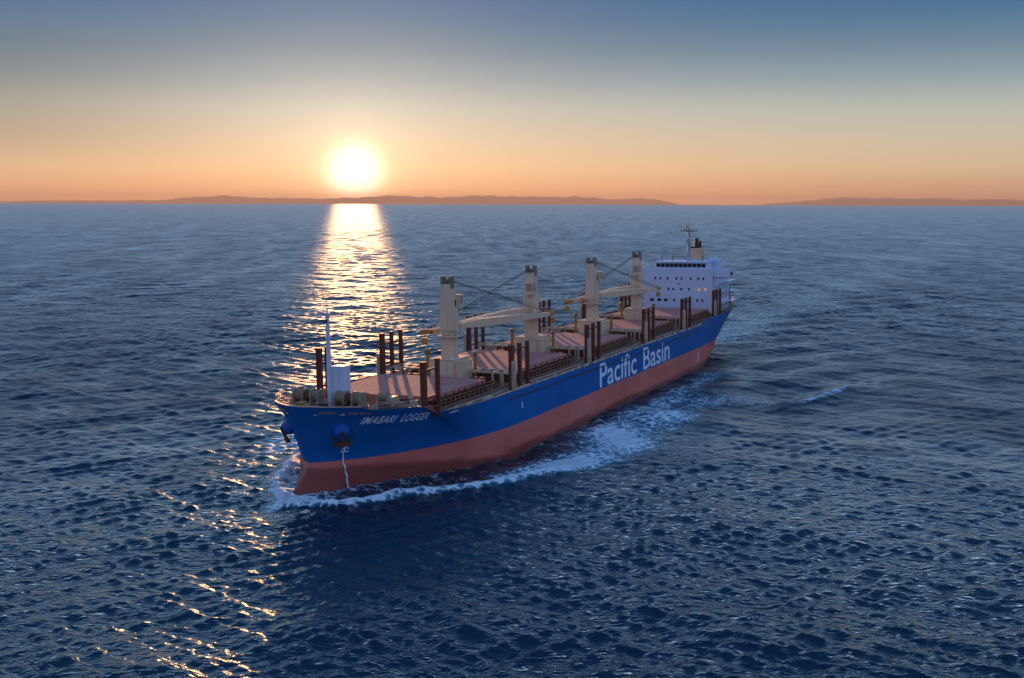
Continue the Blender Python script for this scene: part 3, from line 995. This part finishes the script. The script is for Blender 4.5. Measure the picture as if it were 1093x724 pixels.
# wheelhouse
b = MB()
b.box(154.6, 163.0, -6.6, 6.6, 18.76, 21.15)
b.box(154.1, 163.4, -7.0, 7.0, 21.15, 21.32)
b.box(159.5, 163.2, 5.2, 8.2, 18.77, 21.75)
b.rail([(154.4, -6.7, 21.32), (154.4, 6.7, 21.32), (163, 6.7, 21.32)], 0.9, 1.6, 0.035, 0, 2)
b.rail([(154.4, -6.7, 21.32), (163, -6.7, 21.32)], 0.9, 1.6, 0.035, 0, 2)
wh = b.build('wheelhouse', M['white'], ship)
ys = np.linspace(-6.3, 6.3, 12)
for k in range(11):
    b = MB(); b.box(154.56, 154.61, ys[k] + 0.06, ys[k + 1] - 0.06, 19.95, 20.85); b.build('bridge_window', M['glass'], wh)
# bridge wings with brackets
for s in (1, -1):
    b = MB()
    y0, y1 = 8.75 * s, 12.7 * s
    b.box(152.6, 157.6, min(y0, y1), max(y0, y1), 18.35, 18.6)
    b.box(152.5, 152.62, min(y0, y1), max(y0, y1), 17.75, 19.55)
    b.box(157.5, 157.62, min(y0, y1), max(y0, y1), 18.35, 19.55)
    b.box(152.5, 157.62, min(y1, y1 + .1 * s), max(y1, y1 + .1 * s), 17.75, 19.55)
    b.prism([(y0, 15.2), (y0, 18.3), (y1, 18.3), (y1, 17.9)], 'x', 152.9, 153.05)
    b.beam((152.7, y0, 15.3), (152.7, y1, 17.8), 0.22, 0.22)
    b.rail([(152.7, y0, 19.5), (152.7, y1, 19.5), (157.5, y1, 19.5)], 0.5, 1.3, 0.03, 0, 1)
    wg = b.build('bridge_wing', M['white'], ship)
    q = MB(); q.box(153.2, 154.4, min(y1 + .1 * s, y1 + .45 * s), max(y1 + .1 * s, y1 + .45 * s), 18.3, 18.95)
    q.build('sidelight_box', M['redlamp'] if s > 0 else M['dark'], wg)
    w = MB(); w.cyl((153.5, y1 - 0.3 * s, 19.5), (153.5, y1 - 0.3 * s, 21.3), 0.04, n=6); w.cyl((153.5, y1 - 0.3 * s, 21.2), (156.5, y1 - 0.3 * s, 21.2), 0.04, n=6)
    w.build('wing_davit', M['grey'], wg)
# radar mast
b = MB()
mx, my = 160.6, 0.25
b.cyl((mx, my, 21.3), (mx, my, 29.4), 0.42, 0.28, 12)
b.frustum((mx, my, 21.3), (0.9, 0.7), (mx, my, 23.2), (0.42, 0.42))
b.box(mx - 0.9, mx + 0.5, my - 0.9, my + 0.9, 25.5, 25.62)
b.box(mx - 0.7, mx - 0.2, my - 0.4, my + 0.4, 25.6, 26.6)
b.cyl((mx, my, 29.4), (mx, my, 31.0), 0.09, 0.05, 6)
mast = b.build('radar_mast', M['grey'], ship, 40)
b = MB()
b.beam((mx, my - 2.1, 28.65), (mx, my + 2.1, 28.65), 0.3, 0.22)
b.box(mx - 0.6, mx + 0.6, my - 1.1, my + 1.1, 28.76, 28.84)
for y in (-2.0, -1.2, 1.2, 2.0):
    b.cyl((mx, my + y, 28.7), (mx, my + y, 29.4), 0.06, n=6)
b.cyl((mx, my - 0.6, 28.8), (mx, my - 0.6, 30.0), 0.16, n=8)
b.build('mast_crosstree', M['cranedark'], mast)
b = MB(); b.beam((mx - 0.75, my - 1.3, 27.0), (mx - 0.75, my + 1.3, 27.0), 0.22, 0.3); b.cyl((mx - 0.7, my, 26.6), (mx - 0.7, my, 26.9), 0.2, n=8)
b.build('radar_scanner', M['white'], mast)
for y, x in ((-5.6, 157), (-3.2, 158), (4.6, 157.5)):
    vent(x, y, 21.3, 1.0, 0.28, M['cranedark'], ship, 'compass_stand')
b = MB()
for y, x, h in ((-6.2, 160, 3.2), (6.0, 161.5, 3.8), (3.4, 162.4, 4.4)):
    b.cyl((x, y, 21.3), (x, y, 21.3 + h), 0.035, n=5)
b.build('whip_aerial', M['grey'], ship)
# funnel
b = MB()
b.prism([(165.3, 18.7), (169.6, 18.7), (169.3, 24.2), (165.9, 24.2)], 'y', -1.55, 1.75)
fu = b.build('funnel', M['funnel'], ship, bevel=0.35)
b = MB()
b.box(166.2, 169.0, -1.1, 1.3, 24.2, 24.55)
b.cyl((167.0, 0.3, 24.4), (167.3, 0.3, 26.6), 0.55, 0.5, 12); b.cyl((168.3, 0.8, 24.4), (168.6, 0.8, 25.9), 0.35, n=10); b.cyl((168.2, -0.5, 24.4), (168.6, -0.5, 25.6), 0.35, n=10)
b.build('exhaust_pipe', M['black'], fu, 40)
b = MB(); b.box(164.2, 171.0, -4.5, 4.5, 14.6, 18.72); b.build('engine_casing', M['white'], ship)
# stern gear
b = MB()
b.cyl((168.5, 8.6, 8.9), (168.5, 8.6, 13.2), 0.32, 0.26, 10); b.beam((168.5, 8.6, 12.4), (163.6, 9.8, 15.3), 0.35, 0.4, 0.2, 0.2)
b.box(167.9, 169.1, 8.0, 9.2, 8.9, 10.6)
b.build('provision_crane', M['grey'], ship)
b = MB()
pts = [(q[0] + 0.0, q[1], sheer(p[0])) for p, q in zip(deck_pts, inn) if 152 < p[0] < 175.8]
b.rail(pts[::2] + [pts[-1]], 1.15, 1.6, 0.05)
b.rail([(p[0], -p[1], p[2]) for p in pts[::2] + [pts[-1]]], 1.15, 1.6, 0.05)
b.build('stern_handrail', M['grey'], ship)

# ------------------------------------------------------------------ the sea
def water_material():
    m, T, p = new_mat('sea_water')
    geo = T.node('ShaderNodeNewGeometry')
    pos = geo.outputs['Position']
    at = T.node('ShaderNodeAttribute', attribute_name='foam'); foam = at.outputs['Fac']
    mp = T.node('ShaderNodeMapping'); T.l.new(pos, mp.inputs[0]); mp.inputs['Scale'].default_value = (1, 1.6, 1); mp.inputs['Rotation'].default_value = (0, 0, R(-12))
    v = mp.outputs[0]
    gust = T.smooth(T.noise(pos, 0.011, 3, 0.5), 0.3, 0.7, 0.65, 1.3)
    chop = T.node('ShaderNodeAttribute', attribute_name='chop').outputs['Fac']
    def ridge(n):                                    # rounded troughs, sharp crests
        return T.math('SUBTRACT', 1.0, T.math('ABSOLUTE', T.math('MULTIPLY_ADD', n, 2.0, -1.0)))
    h = T.math('MULTIPLY', ridge(T.noise(v, 0.30, 2, 0.5, 0.3)), 0.32)
    h = T.math('ADD', h, T.math('MULTIPLY', ridge(T.noise(v, 0.85, 2, 0.5, 0.4)), 0.15))
    h = T.math('ADD', h, T.math('MULTIPLY', T.noise(v, 2.6, 2, 0.5, 0.4), 0.06))
    h = T.math('MULTIPLY', h, T.math('MULTIPLY', gust, T.smooth(chop, 0.008, 0.03, 1.0, 0.45)))
    wide = T.math('MULTIPLY', T.noise(v, 0.06, 1, 0.5, 0.3), 0.8)        # wave groups, seen far off
    h = T.math('ADD', h, T.math('MULTIPLY', wide, T.smooth(chop, 0.004, 0.02)))
    foamh = T.math('MULTIPLY', T.noise(pos, 1.3, 6, 0.7, 0.6), T.math('MULTIPLY', foam, 0.5))
    h = T.math('ADD', h, foamh)
    b = T.node('ShaderNodeBump'); b.inputs['Strength'].default_value = 1.0; b.inputs['Distance'].default_value = 1.0
    T.l.new(h, b.inputs['Height'])
    T.l.new(b.outputs[0], p.inputs['Normal'])
    # foam: lace where thin, solid where dense
    n1 = T.noise(pos, 0.55, 8, 0.68, 0.8)
    vo = T.node('ShaderNodeTexVoronoi', feature='DISTANCE_TO_EDGE'); vo.inputs['Scale'].default_value = 0.8
    wv = T.vmath('ADD', pos, T.node('ShaderNodeTexNoise').outputs['Color'])
    nz = wv.node.inputs[1].links[0].from_node; T.l.new(pos, nz.inputs['Vector']); nz.inputs['Scale'].default_value = 0.9; nz.inputs['Detail'].default_value = 4
    T.l.new(wv, vo.inputs['Vector'])
    lace = T.smooth(vo.outputs['Distance'], 0.0, 0.28, 0.22, -0.12)
    n2 = T.noise(pos, 2.4, 5, 0.7, 0.5)
    f = T.math('ADD', T.math('MULTIPLY_ADD', foam, 0.68, -0.56), T.math('ADD', T.math('MULTIPLY_ADD', n2, 0.5, -0.25), T.math('ADD', T.math('MULTIPLY_ADD', n1, 1.5, -0.25), lace)))
    mask = T.math('MULTIPLY', T.smooth(f, 0.18, 0.62), T.smooth(foam, 0.02, 0.15))
    sub = T.smooth(foam, 0.05, 0.75, 0, 1)                   # milky aerated water under the foam
    deep = T.mix(sub, (0.0006, 0.016, 0.037), (0.010, 0.15, 0.26))
    c = T.mix(mask, deep, (0.64, 0.80, 0.88))
    T.l.new(c, p.inputs['Base Color'])
    p.inputs['Roughness'].default_value = 0.9
    p.inputs['Specular IOR Level'].default_value = 0.0
    # mirror of the sky: Gaussian spread of the slopes too fine for the mesh
    alpha2 = T.math('ADD', T.math('MULTIPLY', chop, 0.34), 0.0022)
    g = T.node('ShaderNodeBsdfGlossy', distribution='BECKMANN')
    g.inputs['Color'].default_value = (0.80, 0.93, 1.0, 1)
    T.l.new(T.math('POWER', alpha2, 0.25), g.inputs['Roughness'])
    T.l.new(b.outputs[0], g.inputs['Normal'])
    fr = T.node('ShaderNodeFresnel'); fr.inputs['IOR'].default_value = 1.333
    T.l.new(b.outputs[0], fr.inputs['Normal'])
    F = T.math('MULTIPLY', fr.outputs[0], T.smooth(chop, 0.0, 0.035, 1.0, 0.42))
    # wind lanes: patches of rougher and smoother water, told apart far off
    mpw = T.node('ShaderNodeMapping'); T.l.new(pos, mpw.inputs[0]); mpw.inputs['Scale'].default_value = (0.055, 0.011, 1); mpw.inputs['Rotation'].default_value = (0, 0, R(8))
    lanes = T.math('MULTIPLY_ADD', T.noise(mpw.outputs[0], 1.0, 7, 0.72, 0.6), 2.4, -0.2)
    F = T.math('MULTIPLY', F, T.math('ADD', 1.0, T.math('MULTIPLY', T.math('SUBTRACT', lanes, 1.0), T.smooth(chop, 0.002, 0.02, 0.15, 1.0))))
    F = T.math('MULTIPLY', F, T.math('SUBTRACT', 1.0, T.math('MULTIPLY', mask, 0.9)), clamp=True)
    ms = T.node('ShaderNodeMixShader')
    T.l.new(F, ms.inputs[0]); T.l.new(p.outputs[0], ms.inputs[1]); T.l.new(g.outputs[0], ms.inputs[2])
    out = [n for n in T.n if n.type == 'OUTPUT_MATERIAL'][0]
    T.l.new(ms.outputs[0], out.inputs[0])
    return m

def build_sea():
    rng = np.random.default_rng(11)
    r = [0.0, 8, 20, 34, 46]
    x = 56.0
    while x < 26000:
        r.append(x)
        dm = 0.9 if x < 450 else 0.9 * (x / 450) ** 1.55
        x += min(max(x * x / (36 * 1125) * 0.8, 0.2), dm)
    r = np.array(r)
    dense = np.linspace(-R(32), R(32), 1200)
    coarse = np.linspace(R(32), 2 * math.pi - R(32), 74)[1:-1]
    th = np.concatenate([dense, coarse])
    nr, nt = len(r), len(th)
    RR = np.repeat(r[:, None], nt, 1).astype(np.float32)
    X0 = (RR * np.sin(th)[None]).astype(np.float32); Y0 = (RR * np.cos(th)[None]).astype(np.float32)
    dr = np.gradient(r); dth = np.gradient(th); dth[1200:] = coarse[1] - coarse[0]
    sp = np.maximum(dr[:, None] * 0.8, RR * dth[None]).astype(np.float32)
    H = np.zeros_like(X0); DX = np.zeros_like(X0); DY = np.zeros_like(X0)
    N = 130
    lam = np.exp(np.linspace(math.log(0.75), math.log(55), N)) * np.exp(rng.normal(0, 0.03, N))
    gustx = 1.0 + 0.28 * np.sin(X0 / 47 + 0.6 * np.sin(Y0 / 83)) * np.sin(Y0 / 71 + 1.3 + 0.8 * np.sin(X0 / 120))
    slopes2 = np.full(X0.shape, 0.0, np.float32)
    for i in range(N):
        L = lam[i]
        k = 2 * math.pi / L
        s = 0.043 * math.exp(-(math.log(L / 2.0) / 0.95) ** 2) + 0.0032     # slope amplitude
        if 9 < L < 36: s += 0.0072
        if L > 36: s *= 0.6
        a = s / k * (0.6 + 0.8 * rng.random())
        # two wave trains crossing, plus some confused chop
        m = (R(-90 - 40), R(-90 + 38), R(-90))[rng.choice(3, p=[0.38, 0.38, 0.24])]
        d = m + rng.normal(0, 1) * (R(7) if m != R(-90) else R(22))
        ph = rng.random() * 6.283
        need = np.clip((L / sp - 2.2) / 2.5, 0, 1)
        rows = np.where(need.max(1) > 0)[0]
        slopes2 += (1 - need ** 2) * (a * k) ** 2 / 2
        if not len(rows): continue
        r1 = rows.max() + 1
        arg = (k * math.cos(d)) * X0[:r1] + (k * math.sin(d)) * Y0[:r1] + ph
        w = need[:r1] * (gustx[:r1] if L < 20 else 1.0)
        H[:r1] += w * a * np.cos(arg)
        q = 0.7
        DX[:r1] -= w * a * q * math.cos(d) * np.sin(arg); DY[:r1] -= w * a * q * math.sin(d) * np.sin(arg)
    # ship coordinates of every point of the water
    ax, ay = math.cos(YAW), math.sin(YAW)
    U = (X0 - SX) * ax + (Y0 - SY) * ay
    V = (X0 - SX) * ay - (Y0 - SY) * ax
    aV = np.abs(V)
    foam = np.zeros_like(H); up = np.zeros_like(H)
    hw = np.interp(U, [-3, -2.6, -1, 2.5, 8, 15, 22, 30, 37, 118, 132, 142, 151, 159, 166], [0, 1, 2, 3.4, 6, 9.2, 11.6, 13.1, 13.6, 13.6, 12.9, 11, 8, 4.3, 0]).astype(np.float32)
    inside = (U > -3) & (U < 166)
    hw = np.where(U > 172, 0, hw)
    wob = 0.5 * np.sin(U * 0.55 + 1) + 0.4 * np.sin(U * 1.37) + 0.7 * np.sin(U * 0.21)
    # breaking arm that peels away from the bow on both sides
    armp = np.interp(U, [-7.2, -6.6, -5.6, -3.4, -0.8, 3, 6, 9.7, 13.5, 18, 24, 30, 36, 46], [0.3, 3.0, 5.8, 8.4, 9.6, 11.0, 13.0, 16.2, 19.6, 21.6, 24.0, 26.0, 27.5, 29]) + 0.3 * wob
    arms = np.interp(U, [-6.4, -5.2, -3, 0.5, 6.5, 11.5, 19, 26, 46], [0.2, 1.2, 3.4, 6.4, 9.2, 11.8, 16.0, 19.5, 29]) + 0.3 * wob
    arm = np.where(V > 0, armp, arms)
    fade = np.interp(U, [-7.2, -6.4, -3, 4, 12, 18, 24, 34], [0.0, 0.8, 1.0, 0.95, 0.9, 0.65, 0.4, 0])
    crest = np.exp(-((aV - arm + 0.9) / 1.25) ** 2)
    infront = np.exp(-(((U + 4.6) / 1.7) ** 2)) * np.exp(-(((V - 1.2) / 3.0) ** 2))
    behind = np.clip((arm - aV) / np.maximum(arm - hw, 1.0), 0, 1) * (aV > hw - 0.5) * (aV < arm)
    foam += fade * crest * 1.05 + infront * 0.9
    foam += fade * behind * np.interp(U, [-6, 0, 8, 16, 30], [0.75, 0.45, 0.42, 0.36, 0.0]) * (1 - 0.55 * behind)
    up += fade * crest * 0.7 + infront * 0.3 + 0.2 * fade * behind
    # wash along the entrance, climbing the shell
    wash = np.exp(-(np.clip(aV - hw, 0, None) / 0.9) ** 2) * np.interp(U, [-4, -2, 6, 20, 40, 120, 150], [1.0, 0.8, 0.5, 0.3, 0.18, 0.1, 0])
    foam += wash * 0.55
    up += np.exp(-(np.clip(aV - hw, 0, None) / 2.2) ** 2) * np.interp(U, [-7, -4, 0, 6, 14, 24], [0, 0.25, 0.35, 0.25, 0.1, 0])
    up -= np.interp(U, [16, 34, 56, 80], [0, 0.45, 0.25, 0]) * np.exp(-(np.clip(aV - hw, 0, None) / 7) ** 2)
    # plume of old foam drifting clear of the side
    cl = np.interp(U, [14, 24, 34, 44, 56, 70, 88, 105], [19, 21.5, 24.0, 24.6, 23.6, 25.0, 26.4, 27]) + 0.8 * wob
    wd = np.interp(U, [14, 24, 34, 44, 60, 90, 110], [1.5, 3.4, 4.8, 5.4, 4.4, 4.0, 4])
    pl = np.interp(U, [13, 18, 26, 36, 46, 58, 72, 86, 104], [0, 0.8, 1.1, 1.1, 0.9, 0.66, 0.5, 0.28, 0])
    pl = pl * np.where(V > 0, 1, 0.6)
    foam += pl * np.exp(-(((aV - cl) / wd) ** 2)) * (0.95 + 0.35 * np.sin(U * 0.31 + V * 0.22))
    cl2 = np.interp(U, [40, 60, 80, 100, 130], [17.5, 18.5, 19, 19, 18])
    foam += np.interp(U, [38, 55, 85, 120, 140], [0, 0.42, 0.42, 0.26, 0.0]) * np.exp(-(((aV - cl2) / 3.0) ** 2))
    # little breaking crest further out
    ln = np.interp(U, [88, 93, 104, 109], [41.6, 44.4, 46.6, 47.2])
    bk = np.exp(-((aV - ln) / 0.8) ** 2) * np.interp(U, [86, 91, 103, 107, 110], [0, 0.6, 1.0, 0.8, 0]) * (V > 0)
    foam += bk * 0.62
    tr = np.interp(U, [82, 95, 110, 118], [0, 1.0, 1.0, 0]) * np.exp(-((aV - ln + 0.6) / 2.6) ** 2) * (V > 0)
    up += tr * 0.9 - 0.7 * np.interp(U, [82, 95, 110, 118], [0, 1.0, 1.0, 0]) * np.exp(-((aV - ln + 6) / 3.4) ** 2) * (V > 0)
    foam += 0.30 * np.interp(U, [80, 90, 98], [0, 1, 0]) * np.exp(-((aV - 33) / 6.0) ** 2) * (V > 0)
    # ship waves: divergent crests inside the wedge, transverse ones astern
    for sgn, u0 in ((1, -4.0), (1, 150.0)):
        du = U - u0
        wedge = 1 / (1 + np.exp((aV - 0.30 * du - 9) / 4)) * (du > 0)
        phs = 2 * math.pi * (du * 0.52 - aV * 0.9 * 1.0) / 17.0
        amp = (0.34 if u0 < 0 else 0.5) * np.exp(-np.clip(du, 0, None) / 260.0) * np.clip((aV - hw) / 8, 0, 1)
        up += wedge * amp * np.cos(phs) * np.clip((17.0 / sp - 3) / 4, 0, 1)
    # turbulent trail astern: flattened water with thin foam
    trail = np.exp(-((V / np.interp(U, [160, 300, 900], [10, 15, 30])) ** 2)) * np.interp(U, [158, 172, 320, 1000, 2500], [0, 1, 0.8, 0.5, 0])
    foam += trail * np.interp(U, [160, 230, 500, 1200], [0.44, 0.26, 0.16, 0.08])
    flat = 1 - 0.5 * trail
    # lee of the ship on the port bow: shorter chop
    H = H * flat + up
    foam = np.where(U < -9, 0, np.clip(foam, 0, 1.3)).astype(np.float32)
    # keep the sea out of the inside of the hull
    ins = inside & (aV < hw - 1.2)
    H[ins] = np.minimum(H[ins], -0.4)
    co = np.stack([X0 + DX, Y0 + DY, H], -1).reshape(-1, 3).astype(np.float32)
    i = np.arange(nr - 1)[:, None]; j = np.arange(nt)[None]
    jn = (j + 1) % nt
    q = np.stack([i * nt + j, i * nt + jn, (i + 1) * nt + jn, (i + 1) * nt + j], -1).reshape(-1, 4)
    q = q.astype(np.int32)
    me = bpy.data.meshes.new('sea')
    me.vertices.add(len(co)); me.vertices.foreach_set('co', co.ravel())
    nf = len(q)
    me.loops.add(nf * 4); me.loops.foreach_set('vertex_index', q.ravel())
    me.polygons.add(nf)
    me.polygons.foreach_set('loop_start', np.arange(0, nf * 4, 4, dtype=np.int32))
    me.polygons.foreach_set('use_smooth', np.ones(nf, dtype=bool))
    me.update(calc_edges=True)
    fa = me.attributes.new('foam', 'FLOAT', 'POINT')
    fa.data.foreach_set('value', foam.ravel().astype(np.float32))
    print('slope var', float(slopes2.max()), float(slopes2.min()))
    fa = me.attributes.new('chop', 'FLOAT', 'POINT')      # variance of the slopes finer than the mesh
    fa.data.foreach_set('value', slopes2.ravel().astype(np.float32))
    me.materials.append(water_material())
    o = bpy.data.objects.new('sea', me)
    COL.objects.link(o)
    tag(o, kind='structure', label='choppy dark blue sea with foam around the ship')
    print('sea', nr, nt, len(co))
    return o
build_sea()

# ------------------------------------------------------------------ far hills
def hill_range(x_px, prof, dist, depth):
    """ridge running across at the given distance; prof: (azimuth px, height px above the water)"""
    rng = np.random.default_rng(5)
    m = []
    px = np.arange(prof[0][0], prof[-1][0] + 1, 1.5)
    hp = np.interp(px, [a for a, _ in prof], [b for _, b in prof])
    jag = np.zeros_like(px)
    for k in range(7):
        jag += np.sin(px / (26 / 1.75 ** k) + rng.random() * 6.28) * 0.6 ** k
    hp = 8.0 * (hp / 8.0) ** 1.35
    hp = np.clip(hp + 0.8 * jag * np.clip(hp / 4, 0, 1), 0, None)
    n = len(px); rowsd = 9
    vs = []; fs = []
    for j in range(rowsd):
        t = j / (rowsd - 1)
        sec = math.sin(math.pi * t) ** 0.8 if 0 < t < 1 else 0.0
        for i in range(n):
            az = math.atan((px[i] - 546.5) / F_PX)
            d = dist + depth * (t - 0.5)
            rough = 1 + 0.18 * math.sin(px[i] / 7.0 + j * 1.7) * (0 if j == rowsd // 2 else 1)
            z = (0.74 * hp[i] / F_PX * dist + (CAM_H * min(1, hp[i] / 2))) * sec * rough - (120 if j in (0, rowsd - 1) else 0)
            vs.append((d * math.tan(az), d, z))
    for j in range(rowsd - 1):
        for i in range(n - 1):
            a = j * n + i
            fs.append((a, a + 1, a + n + 1, a + n))
    b = MB(); b.add(vs, fs)
    mt, T, p = new_mat('hill_scrub')
    tc = T.node('ShaderNodeNewGeometry').outputs['Position']
    c = T.mix(T.noise(tc, 0.002, 6, 0.6), (0.05, 0.06, 0.03), (0.14, 0.11, 0.07))
    T.l.new(c, p.inputs['Base Color']); p.inputs['Roughness'].default_value = 0.9
    o = b.build('hills', mt, None, 60, flip=False)
    tag(o, kind='structure')
    return o
h1 = hill_range(None, [(-40, 1), (60, 2.2), (150, 3), (200, 6), (240, 7.5), (300, 6.5), (345, 6.0), (400, 7.0), (430, 8.5), (470, 8), (500, 9.0), (550, 8.0),
                 (600, 7.5), (612, 8.5), (650, 7), (690, 6.0), (712, 2.5), (722, 0.2)], 80000, 6000)
h1['label'] = 'long low hazy coastal hills under the setting sun'
h2 = hill_range(None, [(812, 0.2), (830, 2.5), (860, 4.5), (900, 7.5), (930, 8.2), (960, 7.5), (1000, 7.8), (1030, 6.2), (1093, 5.5), (1150, 4)], 82000, 6000)
h2['label'] = 'separate low hazy hills on the right of the horizon'

# ------------------------------------------------------------------ air
def haze():
    b = MB(); b.box(-95000, 95000, -95000, 95000, -130, 640)
    m = bpy.data.materials.new('haze_air'); m.use_nodes = True
    m.node_tree.nodes.clear()
    T = NT(m.node_tree)
    v = T.node('ShaderNodeVolumePrincipled')
    v.inputs['Color'].default_value = (0.42, 0.345, 0.285, 1)
    v.inputs['Density'].default_value = 1.6e-5
    v.inputs['Anisotropy'].default_value = 0.35
    o = T.node('ShaderNodeOutputMaterial'); T.l.new(v.outputs[0], o.inputs['Volume'])
    ob = b.build('haze', m, None, flip=False)
    tag(ob, kind='stuff', label='thin evening haze over the sea')
haze()
